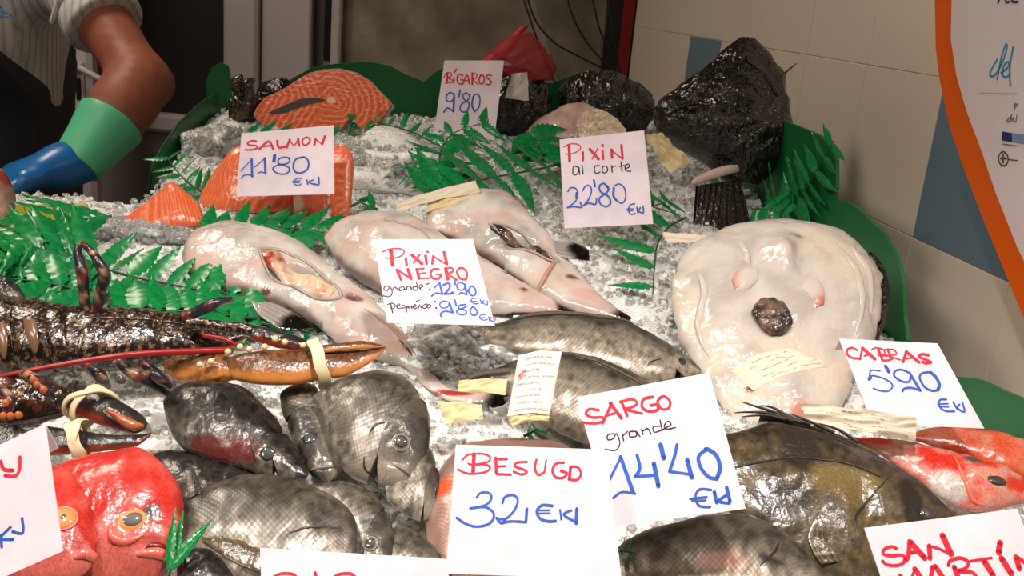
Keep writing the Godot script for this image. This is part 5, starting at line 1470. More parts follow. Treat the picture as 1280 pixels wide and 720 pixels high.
# ---------------------------------------------------------------- red fish
func red_fish():
	var t = thing("red_bream", Transform3D(Vector3(1, 0, 0), Vector3(0, 0.55, -0.8351), Vector3(0, 0.8351, 0.55), Vector3(-0.2406, 1.0918, -0.5754)), "bright red fish with a grey-centred orange eye, right of its twin", "fish", "bright red fish")
	part("body", body([-60.2, 35.7, -41, -40.9, -45.5, 44.5, -25.2, -48.7, -28.3, 50, -11.4, -51.1, -13.5, 53.3, 3.5, -49.6, 1.8, 47.8, 15.5, -46.9, 17.5, 34.6, 24.5, -42.9, 27.5, 21.2, 30.6, -37.5, 33.3, 5, 34.2, -32.4, 34.9, -7.8, 34.7, -27.4, 34.3, -20, 33.9, -25.1], 0.4, "red", {"n": 80, "m": 56, "amp": 0.002, "freq": 35.0, "dents": [[7.2, -7.8, 20, 15, -2], [24.6, -23.2, 18, 4, -5, -0.1]], "spots": [[17.5, -0.8, 7, 8, P.pupil_grey]]}), M.skin, t)
	var e = eye(t, Vector3(0.0072, -0.0078, 0.0193), 0.0088, "iris_orange", 1.3, 0.5, 0.55, "pupil_grey")
	part("body_fold", tube(on_skin([Vector3(-0.0049, -0.0133, 0.02), Vector3(-0.0005, -0.0216, 0.0185), Vector3(0.0078, -0.0225, 0.0174), Vector3(0.0171, -0.0167, 0.0164)]), [0.001, 0.003, 0.003, 0.001]), M.cheek, t)
	part("mouth", tube(on_skin([Vector3(0.0183, -0.0252, 0.0147), Vector3(0.0242, -0.0218, 0.0133), Vector3(0.0334, -0.022, 0.0073)], -0.001), [0.001, 0.003, 0.002]), M.mouth_red, t)
	part("lower_lip", tube(on_skin([Vector3(0.0165, -0.0299, 0.0139), Vector3(0.0252, -0.0261, 0.012), Vector3(0.0341, -0.0256, 0.0056)]), [0.001, 0.004, 0.003]), M.cheek, t)
	t = thing("red_bream", Transform3D(Vector3(1, 0, 0), Vector3(0, 0.55, -0.8351), Vector3(0, 0.8351, 0.55), Vector3(-0.2791, 1.1028, -0.5499)), "bright red fish partly covered by the leftmost price card", "fish", "bright red fish")
	part("body", body([-57.1, 35.2, -31.8, -37.2, -31.2, 39.6, -12.8, -44.1, -17.7, 38.4, 2.3, -45.2, -6.5, 35.3, 9.5, -44.6, 5.6, 26.6, 15.9, -41.8, 16.4, 14, 22.3, -39.1, 24.5, 0, 27.3, -35.1, 30.7, -13.1, 30.9, -31.8, 33.3, -23.2, 32.6, -28.4], 0.4, "red", {"n": 80, "m": 56, "amp": 0.002, "freq": 35.0}), M.skin, t)
	e = eye(t, Vector3(0.0105, -0.0048, 0.0138), 0.0076, "iris_orange", 1.1, 0.4, 0.3, "pupil_grey")
	part("lower_lip", tube(on_skin([Vector3(0.0234, -0.0275, 0.0076), Vector3(0.0282, -0.0229, 0.0055), Vector3(0.0328, -0.0237, 0.0012)]), [0.001, 0.004, 0.003]), M.cheek, t)

# ---------------------------------------------------------------- lobsters
func lobsters():
	var T = Transform3D(Vector3(1, 0, 0), Vector3(0, 0.5788, -0.8154), Vector3(0, 0.8154, 0.5788), Vector3(-0.3452, 1.1258, -0.8119))
	var o = thing("lobster", T, "large black lobster mottled with cream, its brown claw bound by a band", "lobster")
	# abdomen rings, carapace, side plates
	for a in [[-168.1, 23.7, -133.2, -51.8, -155.2, 27.7, -120.6, -51.9, -141.6, 30.2, -107.3, -50.6, -131.2, 29.8, -100.4, -46.9], [-135, 28.2, -105.1, -45.6, -126.2, 31.8, -94.6, -47.5, -111.8, 32.6, -81.2, -46.2, -101, 31.4, -72.9, -42.5], [-104.8, 29.8, -77.6, -41.1, -95.6, 32.5, -67.1, -43.1, -80.9, 32.6, -53.6, -42, -69.9, 30.6, -45.7, -36.7], [-74, 29.7, -50.5, -35.1, -65.5, 30.7, -41.5, -36.7, -56.3, 29.4, -33.8, -34.6, -51, 26.8, -31, -30.7]]:
		part("abdomen_ring", body(a, 0.62, "", {"n": 20, "m": 40, "amp": 0.001}), M.shell, o)
	part("carapace", body([-56, 24.4, -37, -29.6, -51.7, 28.9, -30.3, -32.6, -35.2, 29.9, -14.2, -32.6, -17.9, 31, 2.5, -30.2, 1.9, 33.3, 21.1, -26.6, 22.6, 33, 39.6, -22.4, 42.8, 31.8, 56.6, -17.5, 64.2, 28.3, 73.7, -11.9, 83.4, 24.7, 88.3, -2.4, 102.6, 21.2, 104.2, 9.1, 111.9, 18.9, 112.2, 14.9], 0.62, "", {"n": 60, "m": 44, "amp": 0.0015, "freq": 60.0}), M.shell, o)
	part("back_ridge", tube(on_skin([Vector3(-0.033, 0.0072, 0.03), Vector3(0.0043, 0.0113, 0.03), Vector3(0.042, 0.0134, 0.028), Vector3(0.0867, 0.0127, 0.02)], -0.0005), [0.001, 0.002, 0.002, 0.002]), M.shell_dark, o)
	for x in [[-95.6, -16.3, -82.7, -16.7, -89.8, -27.7, -77.7, -28.1, -82.7, -38.7, -75.4, -39.6, -78.3, -44.8, -76.3, -44.6], [-70.9, -10.2, -59.3, -10.7, -64.7, -23.3, -53.5, -23, -58.4, -32.7, -51.3, -32.8, -54.6, -37.4, -52.5, -37.1]]:
		part("side_plate", body(x, 0.3, "", {"n": 16, "z": [36, 34, 30, 26]}), M.shell_spot, o)
	# arm and great claw
	part("claw_arm", body([62.1, 9.8, 64.6, 0.7, 78.7, 10.1, 82.1, -0.4, 100.7, 7.6, 103.4, -2.9, 118.8, 6.3, 120.5, -5.8, 133.5, 2.9, 133.1, -6.4], 0.8, "", {"n": 24, "amp": 0.002, "freq": 90.0, "z": [28, 30, 32, 34, 34]}), M.shell, o)
	part("claw_arm", body([124.9, 3.6, 124.1, -8.9, 140.5, 2.5, 140.4, -13.6, 158.4, -0.1, 159.7, -15.2, 175, -4.3, 175.7, -14.1, 180.8, -6.2, 181.1, -10.8], 0.7, "claw_dark", {"n": 24, "amp": 0.002, "freq": 90.0, "z": [34, 34, 32, 30, 28]}), M.claw, o)
	part("claw_wrist", body([57.4, -37.8, 62.9, -50.3, 71.4, -34.4, 79.8, -58.1, 89.3, -33.5, 99.1, -61.2, 106.9, -34.5, 117.3, -59.1, 120.6, -36, 128.3, -55.2], 0.7, "claw", {"n": 24, "amp": 0.003, "freq": 80.0, "z": [30, 36, 42, 44, 44]}), M.claw, o)
	part("great_claw", body([109.5, -41.2, 114.7, -52.1, 117.4, -38.8, 127.3, -59.5, 131.4, -34.1, 147.2, -62.3, 150.5, -29.7, 166.5, -61, 169.6, -26.2, 184.9, -55.6, 189.2, -24.1, 200.3, -49.7, 205.5, -21.5, 215.3, -44.5, 221.7, -17.9, 228, -32.6, 234.6, -14, 237.3, -23, 242.2, -10.7, 242.6, -13.7], 0.55, "claw", {"n": 60, "m": 40, "amp": 0.001, "z": [46, 48, 50, 50, 48, 47, 46, 45, 44, 43]}), M.claw, o)
	part("claw_finger", body([180.4, -27.4, 183.5, -33.9, 193.2, -23.4, 195.8, -30.7, 209, -18.6, 211.5, -25.9, 222.8, -13.4, 225.8, -20.7, 234.5, -11.7, 236.4, -16.1, 239.5, -10.7, 239.9, -12.9], 0.6, "claw", {"n": 40, "amp": 0.001, "z": [54, 56, 55, 52, 48, 45]}), M.claw, o)
	for p in [Vector3(0.1179, -0.0411, 0.06), Vector3(0.1277, -0.0381, 0.064), Vector3(0.1359, -0.0396, 0.064), Vector3(0.1481, -0.0372, 0.066), Vector3(0.1502, -0.0179, 0.05), Vector3(0.1588, -0.0202, 0.05), Vector3(0.1068, -0.0518, 0.06), Vector3(0.0987, -0.0557, 0.06), Vector3(0.1772, -0.0284, 0.06)]:
		part("spine", dome(0.0028, 0.003), M.spine, o, at_point(p))
	band(o, Vector3(0.1907, -0.0367, 0.047), Vector3(0.1826, -0.0189, 0.047), Vector3(0.1985, -0.0532, 0.047), 0.019, 0.011)
	# antenna and legs
	part("antenna", tube(smooth_path([Vector3(0.1157, -0.0296, 0.045), Vector3(0.0934, -0.0396, 0.055), Vector3(0.0442, -0.0527, 0.062), Vector3(-0.0043, -0.0685, 0.064), Vector3(-0.0532, -0.0832, 0.06), Vector3(-0.0966, -0.0956, 0.05)]), [0.0032, 0.0028, 0.0024, 0.002, 0.0016]), M.antenna, o)
	part("antenna", tube(smooth_path([Vector3(0.1168, -0.0211, 0.04), Vector3(0.1063, -0.0191, 0.045), Vector3(0.0871, -0.0143, 0.04)]), 0.002), M.antenna, o)
	for l in [[Vector3(-0.0342, 0.0183, 0.01), Vector3(-0.0338, 0.0302, 0.03), Vector3(-0.0336, 0.0383, 0.045), Vector3(-0.0422, 0.0553, 0.05), Vector3(-0.0433, 0.0627, 0.05)], [Vector3(-0.0251, 0.0193, 0.01), Vector3(-0.0194, 0.0318, 0.03), Vector3(-0.0133, 0.037, 0.045), Vector3(-0.0219, 0.0479, 0.055), Vector3(-0.0411, 0.0667, 0.05)], [Vector3(0.0557, 0.0164, 0.02), Vector3(0.0709, 0.0223, 0.025), Vector3(0.0857, 0.0291, 0.03), Vector3(0.0938, 0.0412, 0.02)], [Vector3(0.0248, -0.0489, 0.045), Vector3(0.0408, -0.0598, 0.045), Vector3(0.0521, -0.0616, 0.035), Vector3(0.0672, -0.0632, 0.02)], [Vector3(0.0455, -0.0466, 0.04), Vector3(0.0595, -0.0578, 0.04), Vector3(0.0702, -0.0613, 0.03)], [Vector3(0.0013, -0.0544, 0.04), Vector3(0.0163, -0.0655, 0.045), Vector3(0.0191, -0.0666, 0.03)]]:
		part("leg", tube(smooth_path(l), [0.005, 0.0048, 0.0055, 0.004, 0.0028], 10, "leg"), M.claw, o)
	# second lobster, dark, lower left
	o = thing("lobster", Transform3D(Vector3(1, 0, 0), Vector3(0, 0.5788, -0.8154), Vector3(0, 0.8154, 0.5788), Vector3(-0.3284, 1.1091, -0.6802)), "dark red-edged lobster with two banded claws above the red fish", "lobster")
	part("carapace", body([-119.6, 34.8, -98.6, -14.1, -96, 40.3, -74.8, -11.7, -70, 41.9, -51, -7, -46.1, 40.3, -29.6, 0.8, -23.9, 34.2, -11.7, 8.2, -8.2, 27.6, -2, 14.7, 2.5, 22, 4.2, 18.8], 0.55, "", {"n": 50, "amp": 0.003, "freq": 50.0, "z": [-14, -14, -12, -10, -8, -6, -4]}), M.shell_dark, o)
	part("claw", body([-16.7, 19, -12.1, 6.3, -7.8, 17.2, 1.1, -0.1, 2.1, 21, 14.2, -4.5, 16.9, 19.5, 29.3, -8, 32.6, 14.7, 42.6, -11.5, 46.7, 8.7, 52.9, -13, 55.5, 4.1, 57.7, -10.5, 60.1, -0.2, 60.7, -6], 0.5, "claw_dark", {"n": 50, "m": 36, "amp": 0.001, "z": [4, 8, 10, 12, 12, 12, 10, 8]}), M.claw, o)
	part("claw_edge", tube(smooth_path([Vector3(0.0331, -0.0016, 0.024), Vector3(0.0464, -0.0085, 0.025), Vector3(0.0563, -0.0119, 0.022), Vector3(0.061, -0.0087, 0.016)]), [0.001, 0.003, 0.004, 0.002], 8, "joint"), M.claw, o)
	part("claw", body([-77, -23.8, -65.7, -50.5, -55.4, -18.3, -43.7, -47, -32.7, -14.6, -20, -42, -8.5, -14.8, 2.9, -37.3, 16.1, -16.2, 25.2, -33.3, 39.9, -16.4, 46.8, -27.6, 56.8, -14, 60.6, -22.5, 66.6, -10.3, 66.8, -12.8], 0.5, "claw_dark", {"n": 50, "m": 36, "amp": 0.001, "z": [14, 14, 14, 14, 14, 13, 12, 10]}), M.claw, o)
	band(o, Vector3(0.0184, -0.0269, 0.018), Vector3(0.0113, -0.0134, 0.018), Vector3(0.0256, -0.0375, 0.018), 0.013, 0.009)
	band(o, Vector3(0.0208, -0.0251, 0.02), Vector3(0.0204, -0.0137, 0.02), Vector3(0.022, -0.0389, 0.02), 0.013, 0.006)
	band(o, Vector3(0.0149, 0.0065, 0.012), Vector3(0.0215, 0.0201, 0.012), Vector3(0.0073, -0.0069, 0.012), 0.017, 0.005)
	band(o, Vector3(0.0158, 0.0073, 0.012), Vector3(0.0347, 0.0135, 0.012), Vector3(0.0014, -0.0005, 0.012), 0.019, 0.004)
	for l in [[Vector3(-0.0368, 0.0218, 0.025), Vector3(-0.0254, 0.0154, 0.03), Vector3(-0.0137, 0.0067, 0.03), Vector3(-0.0112, 0.0075, 0.02)], [Vector3(-0.0461, 0.0033, 0.03), Vector3(-0.0338, -0.0062, 0.034), Vector3(-0.0342, -0.0148, 0.03)]]:
		part("leg", tube(smooth_path(l), [0.004, 0.0045, 0.004, 0.003], 10, "leg"), M.claw, o)
	for p in [Vector3(-0.0297, 0.0171, 0.03), Vector3(-0.0232, 0.0123, 0.033), Vector3(-0.0188, 0.0085, 0.033), Vector3(-0.0127, 0.0049, 0.033), Vector3(-0.0342, -0.0103, 0.035), Vector3(-0.0346, -0.0182, 0.03), Vector3(-0.0295, -0.0177, 0.03), Vector3(-0.0241, -0.0165, 0.03)]:
		part("spine", dome(0.0028, 0.005), M.claw_tip, o, at_point(p))

func band(o, c: Vector3, a: Vector3, b: Vector3, depth: float, width: float):
	# a flat rubber band looped round a claw
	var v = PackedVector3Array()
	var idx = PackedInt32Array()
	var half = (a - b) * 0.5
	var ax = half.cross(Vector3(0, 0, 1)).normalized()
	var n = 36
	for i in n:
		var t = TAU * i / n
		var d = half * cos(t) * 1.04 + Vector3(0, 0, depth * sin(t))
		for e in [[1.0, -0.5], [1.0, 0.5], [1.12, 0.42], [1.12, -0.42]]:
			v.append(c + d * (e[0] - 0.02) + ax * width * e[1] + ax * 0.0006 * sin(t * 5.0))
	for i in n:
		var j = (i + 1) % n
		for k in 4:
			var l = (k + 1) % 4
			idx.append_array([i * 4 + k, j * 4 + k, i * 4 + l, i * 4 + l, j * 4 + k, j * 4 + l])
	part("rubber_band", _mesh(v, idx), M.rubber, o)

# ---------------------------------------------------------------- front right
func front_right():
	var t = thing("gurnard", Transform3D(Vector3(1, 0, 0), Vector3(0, 0.3967, -0.918), Vector3(0, 0.918, 0.3967), Vector3(0.4151, 1.1042, -0.7735)), "orange-red fish under the lower edge of the Cabras card", "fish", "red fish by the wall")
	part("body", body([-59.7, 15.6, -58.6, 12.5, -37.9, 26.5, -42.6, 9, -14.3, 31.3, -21.1, -0.4, 15.4, 30.3, 5.5, -14.2, 39.5, 23.7, 27.4, -20.4, 57, 13.5, 48.5, -18.7, 66.8, 2.3, 63.5, -9.7], 0.45, "cabra_orange", {"n": 60, "amp": 0.002}), M.skin, t)
	t = thing("gurnard", Transform3D(Vector3(1, 0, 0), Vector3(0, 0.4597, -0.8881), Vector3(0, 0.8881, 0.4597), Vector3(0.3704, 1.1063, -0.7246)), "bright red and white fish with a white throat at the right edge", "fish", "red fish by the wall")
	part("body", body([-86.3, 28.5, -85.6, 25.6, -68.9, 31.8, -69.8, 24.2, -51.4, 32.6, -56.5, 17, -20.7, 29.6, -35.9, -1, 6.2, 22.9, -16.5, -20.7, 32.7, 17.8, 6.4, -31.1, 51.3, 8.8, 31.3, -28.1, 67.6, -1.8, 56.7, -18.2, 75.8, -7.7, 74, -9.8], 0.45, "cabra", {"n": 70, "m": 48, "amp": 0.003, "freq": 40.0, "spots": [[-9.9, -16.6, 17, 17, P.monk], [15.8, 11.5, 10, 6, P.iris_grey], [24.1, -3.7, 18, 10, P.cabra_pink]]}), M.skin, t)
	part("gill_cover", tube(on_skin([Vector3(0.0016, 0.0086, 0.0104), Vector3(0.0032, -0.0101, 0.0116), Vector3(0.0068, -0.0253, 0.0079), Vector3(0.0172, -0.0303, 0.0036)]), [0.0005, 0.002, 0.002, 0.0005]), M.cheek, t)
	eye(t, Vector3(0.029, -0.0096, 0.03), 0.0045, "iris_dark", 1.6)
	t = thing("john_dory", Transform3D(Vector3(1, 0, 0), Vector3(0, 0.55, -0.8351), Vector3(0, 0.8351, 0.55), Vector3(0.2566, 1.0963, -0.6644)), "olive brown flat fish with long dorsal spines and a dark flank spot", "fish")
	part("body", body([-94.4, 51.7, -103.7, 17.3, -77.2, 60.6, -86.4, 0.2, -54.7, 68.6, -66.6, -17.4, -30.5, 76.9, -44.6, -35.4, -1.8, 68.5, -22.7, -53, 23, 62.1, -3.3, -63.1, 43.8, 52.5, 17.2, -61.3, 63.5, 39.5, 35.9, -53.8, 78.4, 26.5, 56.1, -39.9, 89.4, 14.1, 74.3, -23.5, 94.6, 6.8, 87.9, -7.7], 0.25, "dory", {"n": 140, "m": 90, "amp": 0.003, "freq": 24.0,
		"dents": [[21.2, -5.7, 14, 40, -5, 0.4], [41.2, -15.5, 30, 10, 4, 0.6]],
		"spots": [[-42.3, 1.1, 26, 16, P.dory_dark], [-22.3, 46, 20, 40, P.dory_dark, 0.2], [10.3, 19.9, 40, 16, P.dory_yellow, 0.3], [-6, -8.4, 14, 14, P.bream_mid], [58.2, 6.8, 12, 30, P.black_brown, -0.3]]}), M.skin, t)
	eye(t, Vector3(0.0702, 0.0018, 0.0085), 0.007, "iris_dark")
	part("lateral_line", tube(on_skin([Vector3(-0.0761, 0.0253, 0.0087), Vector3(-0.0487, 0.0322, 0.0124), Vector3(-0.023, 0.0375, 0.0138), Vector3(0.0133, 0.0351, 0.0134), Vector3(0.037, 0.027, 0.0122)]), 0.0009, 6), M.dark_line, t)
	part("gill_cover", tube(on_skin([Vector3(0.0452, 0.0286, 0.0108), Vector3(0.0252, 0.0067, 0.015), Vector3(0.0112, -0.012, 0.0157), Vector3(0.0116, -0.0372, 0.0129)]), [0.0003, 0.0009, 0.0009, 0.0003]), M.dark_line, t)
	part("fin", body([-16.4, -8.9, -13.6, -22.7, -25.3, -26.7, -11.1, -30.4, -23.1, -39.6, -4.1, -36.6, -18.1, -48.4, -0.2, -44.3], 0.1, "fin_tan", {"n": 24, "on": 0.8, "z": [46, 50, 52, 52]}), M.skin, t)
	for s in [[-15.3, 73.5, -34, 80.7, -53, 86.4, -63.2, 89.2], [-21.7, 74.4, -40.6, 80, -56.9, 79.9, -69.4, 77.8], [-8.9, 72.7, -24.4, 78.7, -38.6, 86.4, -49, 86.8], [-28.1, 75.3, -44, 78.2, -63.8, 74.6], [9.7, 67.1, -8.6, 75.8, -24.1, 81.8], [27.9, 60.1, 13.4, 70.5, -2.2, 74.9]]:
		part("dorsal_spine", tube(smooth_path(pts3(s, 0.006)), [0.0016, 0.0012, 0.0005], 6), M.dark_line, t)
	part("dorsal_fin", body([-47, 80.9, -51.4, 68.3, -24.1, 81.8, -25.3, 71, -2, 76.4, -4.7, 65.6, 22.5, 66.9, 18.8, 59.2, 46.4, 56.1, 42.8, 49.9], 0.12, "fin_brown", {"n": 26}), M.skin, t)
	bream(Transform3D(Vector3(1, 0, 0), Vector3(0, 0.4285, -0.9036), Vector3(0, 0.9036, 0.4285), Vector3(0.1641, 1.0711, -0.6035)), [-76.9, 9.3, -78.5, -20.4, -61.6, 25.7, -66.1, -36, -31.5, 40.4, -39.4, -44.2, -4.1, 49.1, -15.4, -47.2, 25.5, 52.2, 11.8, -44.7, 43, 44.7, 28.6, -40.2, 57.9, 33.9, 43.5, -31.4, 69, 19.7, 58.5, -23.7, 77.1, 6.9, 71.2, -14.1, 81.5, -3.5, 79.6, -7.7], "silvery scaled sea bream at the bottom edge beneath the grande card", {"kind": "bream_pale", "ratio": 0.35, "amp": 0.002, "spots": [[-0.6, 2, 20, 10, P.pink_belly], [30.9, 6, 12, 6, P.bream_black, 0.5]], "gills": [[Vector3(0.0441, 0.0291, 0.0106), Vector3(0.0369, 0.0138, 0.0146), Vector3(0.0212, -0.0031, 0.0167)]]})

# ---------------------------------------------------------------- paper labels
func note(called, T, c, mt, label, lines, bend = 0.004, ripple = 0.006):
	var o = thing(called, T, label, "label")
	part("sheet", sheet(c, 0.0004, bend, ripple), mt, o)
	if lines > 0:
		# rows of tiny print
		var st = SurfaceTool.new()
		st.begin(Mesh.PRIMITIVE_TRIANGLES)
		var nrm = -(c[1] - c[0]).cross(c[3] - c[0]).normalized()
		var rng = RandomNumberGenerator.new()
		rng.seed = lines * 31
		for i in lines:
			var w = (i + 0.8) / (lines + 0.6)
			var u = rng.randf_range(0.06, 0.3)
			var stop = rng.randf_range(0.55, 0.95)
			while u < stop:
				var l = rng.randf_range(0.01, 0.05)
				var q = []
				for e in [[u, w], [u + l, w], [u + l, w + 0.028], [u, w + 0.028]]:
					var p = c[0].lerp(c[1], e[0]).lerp(c[3].lerp(c[2], e[0]), e[1])
					q.append(p + nrm * (0.0006 + bend * sin(e[0] * PI) + ripple * nz.get_noise_2d(e[0] * 2.2 + c[0].x * 40.0, e[1] * 2.2)))
				for k in [0, 1, 2, 0, 2, 3]:
					st.set_normal(nrm)
					st.add_vertex(q[k])
				u += l + 0.012
		part("print", st.commit(), M.print, o)
	return o

func papers():
	note("paper_label", Transform3D(Vector3(1, 0, 0), Vector3(0, 0.6343, -0.7731), Vector3(0, 0.7731, 0.6343), Vector3(0.236, 1.1569, -0.7854)), [Vector3(-0.0421, 0.0005, 0), Vector3(0.0094, 0.0246, 0.006), Vector3(0.0418, 0.0081, 0.01), Vector3(-0.0274, -0.0256, 0.014)], M.paper, "crumpled printed paper label on the large white monkfish", 5, 0.006, 0.004)
	note("paper_label", Transform3D(Vector3(1, 0, 0), Vector3(0, 0.7589, -0.6512), Vector3(0, 0.6512, 0.7589), Vector3(0.2882, 1.1435, -0.735)), [Vector3(-0.044, 0.0095, 0), Vector3(0.0496, 0.0065, 0), Vector3(0.0465, -0.0138, 0), Vector3(-0.0422, -0.0085, 0)], M.paper, "long printed paper label across the red fish below the Cabras card", 5)
	var o = note("paper_label", Transform3D(Vector3(1, 0, 0), Vector3(0, 0.7589, -0.6512), Vector3(0, 0.6512, 0.7589), Vector3(0.2182, 1.2015, -1.0867)), [Vector3(-0.0524, 0.0041, 0), Vector3(0.0487, 0.0028, 0), Vector3(0.0465, -0.0086, 0.004), Vector3(-0.0474, -0.0098, 0.004)], M.paper, "narrow rolled paper label on the shoulder of the large white monkfish", 0, 0.002, 0.004)
	part("curl", tube(smooth_path([Vector3(-0.0514, 0.0011, 0), Vector3(-0.0046, -0.0005, 0), Vector3(0.0468, 0.0005, 0)]), 0.004, 10), M.paper, o)
	note("paper_label", Transform3D(Vector3(1, 0, 0), Vector3(0, 0.8605, -0.5095), Vector3(0, 0.5095, 0.8605), Vector3(0.2174, 1.2435, -1.4333)), [Vector3(-0.0416, 0.0265, 0), Vector3(-0.0158, 0.034, 0), Vector3(0.0269, -0.0127, 0.01), Vector3(-0.0026, -0.0341, 0.01)], M.paper_yellow, "crumpled yellowish paper between the tall card and the black monkfish", 0, 0.004, 0.014)
	o = note("paper_label", Transform3D(Vector3(1, 0, 0), Vector3(0, 0.7589, -0.6512), Vector3(0, 0.6512, 0.7589), Vector3(-0.0998, 1.2012, -1.177)), [Vector3(-0.0512, -0.0096, 0), Vector3(0.0424, 0.0316, 0), Vector3(0.0501, 0.0141, 0.004), Vector3(-0.047, -0.0248, 0.004)], M.paper, "cream folded paper strip lying across two gutted monkfish", 0, 0.002, 0.006)
	part("fold", sheet([Vector3(-0.0119, -0.0074, 0.003), Vector3(0.0498, 0.0169, 0.003), Vector3(0.0494, 0.0005, 0), Vector3(-0.0136, -0.0193, 0)], 0.0004, 0.003, 0.004), M.paper_yellow, o)
	o = note("paper_label", Transform3D(Vector3(1, 0, 0), Vector3(0, 0.7117, -0.7025), Vector3(0, 0.7025, 0.7117), Vector3(0.0255, 1.1444, -0.7404)), [Vector3(-0.0152, 0.0272, 0), Vector3(0.0205, 0.0343, 0), Vector3(0.0138, -0.0224, 0), Vector3(-0.0202, -0.0269, 0)], M.paper_white, "white printed paper label wrapped round the grey sea bream", 9, 0.006, 0.003)
	part("stain", strokes([[22, -135, 57, -105, 96, -86, 112]], 0.008), M.stain, o)
	part("lower_strip", sheet([Vector3(-0.0202, -0.0269, 0), Vector3(0.0137, -0.021, 0), Vector3(0.0135, -0.0272, 0), Vector3(-0.0157, -0.0347, 0)], 0.0004, 0.005, 0.003), M.paper_yellow, o)
	note("paper_label", Transform3D(Vector3(1, 0, 0), Vector3(0, 0.7117, -0.7025), Vector3(0, 0.7025, 0.7117), Vector3(-0.0185, 1.1144, -0.8043)), [Vector3(-0.0212, 0.0041, 0), Vector3(0.0214, 0.0097, 0), Vector3(0.0212, -0.0056, 0), Vector3(-0.0215, -0.0066, 0)], M.paper_yellow, "small cream paper tag behind the dark monkfish tail tip", 0, 0.002, 0.003)
	note("paper_label", Transform3D(Vector3(1, 0, 0), Vector3(0, 0.7117, -0.7025), Vector3(0, 0.7025, 0.7117), Vector3(-0.036, 1.1072, -0.7609)), [Vector3(-0.0194, 0.0084, 0), Vector3(0.019, 0.009, 0), Vector3(0.0215, -0.0038, 0), Vector3(-0.009, -0.0116, 0)], M.paper_yellow, "cream paper tag in front of the dark monkfish tail tip", 0, 0.002, 0.003)

# ---------------------------------------------------------------- ferns
var leaf_mesh = []

func make_leaf(w: float, teeth: int, curl: float):
	# one pointed blade with toothed edges, unit length along +y, midrib raised
	var v = PackedVector3Array()
	var col = PackedColorArray()
	var idx = PackedInt32Array()
	var n = teeth * 2
	for i in n + 1:
		var s = i / float(n)
		var half = w * sin(PI * pow(s, 0.62)) * (1.0 if i % 2 == 0 else 0.78) + 0.004
		var z = curl * s * s
		for x in [-1.0, -0.5, 0.0, 0.5, 1.0]:
			var p = Vector3(x * half, s - (0.0 if i % 2 else 0.03) * absf(x), z + 0.02 * (1.0 - absf(x)) + 0.012 * sin(s * 40.0) * absf(x))
			v.append(p)
			col.append(paint("leaf", s, x, 0.0, p, nz.get_noise_2d(x * 2.0 + w * 30.0, s * 7.0)))
	for i in n:
		for j in 4:
			var a = i * 5 + j
			idx.append_array([a, a + 5, a + 1, a + 1, a + 5, a + 6])
	return _mesh(v, idx, col, null, false)

func fern(path: Array, L: Array, count: int, normal: Vector3, label, o = {}):
	if leaf_mesh.is_empty():
		for a in [[0.16, 9, -0.12], [0.14, 8, -0.2], [0.18, 10, 0.05], [0.09, 10, -0.15], [0.25, 8, -0.1]]: leaf_mesh.append(make_leaf(a[0], a[1], a[2]))
	var t = thing("fern_frond", at_point(path[0]), label, "fern", "green plastic fern fronds")
	var p = []
	for q in path: p.append(q - path[0])
	p = smooth_path(p, 8)
	part("stem", tube(p, [0.0016, 0.0012, 0.0007], 6), M.stem, t)
	var rng = RandomNumberGenerator.new()
	rng.seed = count * 17 + int(absf(path[0].x) * 997.0)
	var sides = o.get("sides", [-1, 1])
	var angle = o.get("angle", 0.5)
	var var0 = o.get("leaf", [0, 1, 2])
	for i in count:
		var s = (i + 0.5) / count
		var f = s * (p.size() - 1)
		var k = mini(int(f), p.size() - 2)
		var c = p[k].lerp(p[k + 1], f - k)
		var tan = (p[k + 1] - p[k]).normalized()
		var nn = (normal - tan * normal.dot(tan)).normalized()
		for sd in sides:
			var d = (nn.cross(tan) * sd * cos(angle) + tan * sin(angle)).normalized()
			d = (d + nn * rng.randf_range(-0.15, 0.25)).normalized()
			var z = (nn - d * nn.dot(d)).normalized()
			z = z.rotated(d, rng.randf_range(-0.4, 0.4))
			var len = lerpf(L[0], L[1], s) * rng.randf_range(0.85, 1.12)
			var m = leaf_mesh[var0[rng.randi() % var0.size()]]
			part("leaflet", m, M.fern, t, Transform3D(Basis(d.cross(z) * len, d * len, z * len), c))
	return t

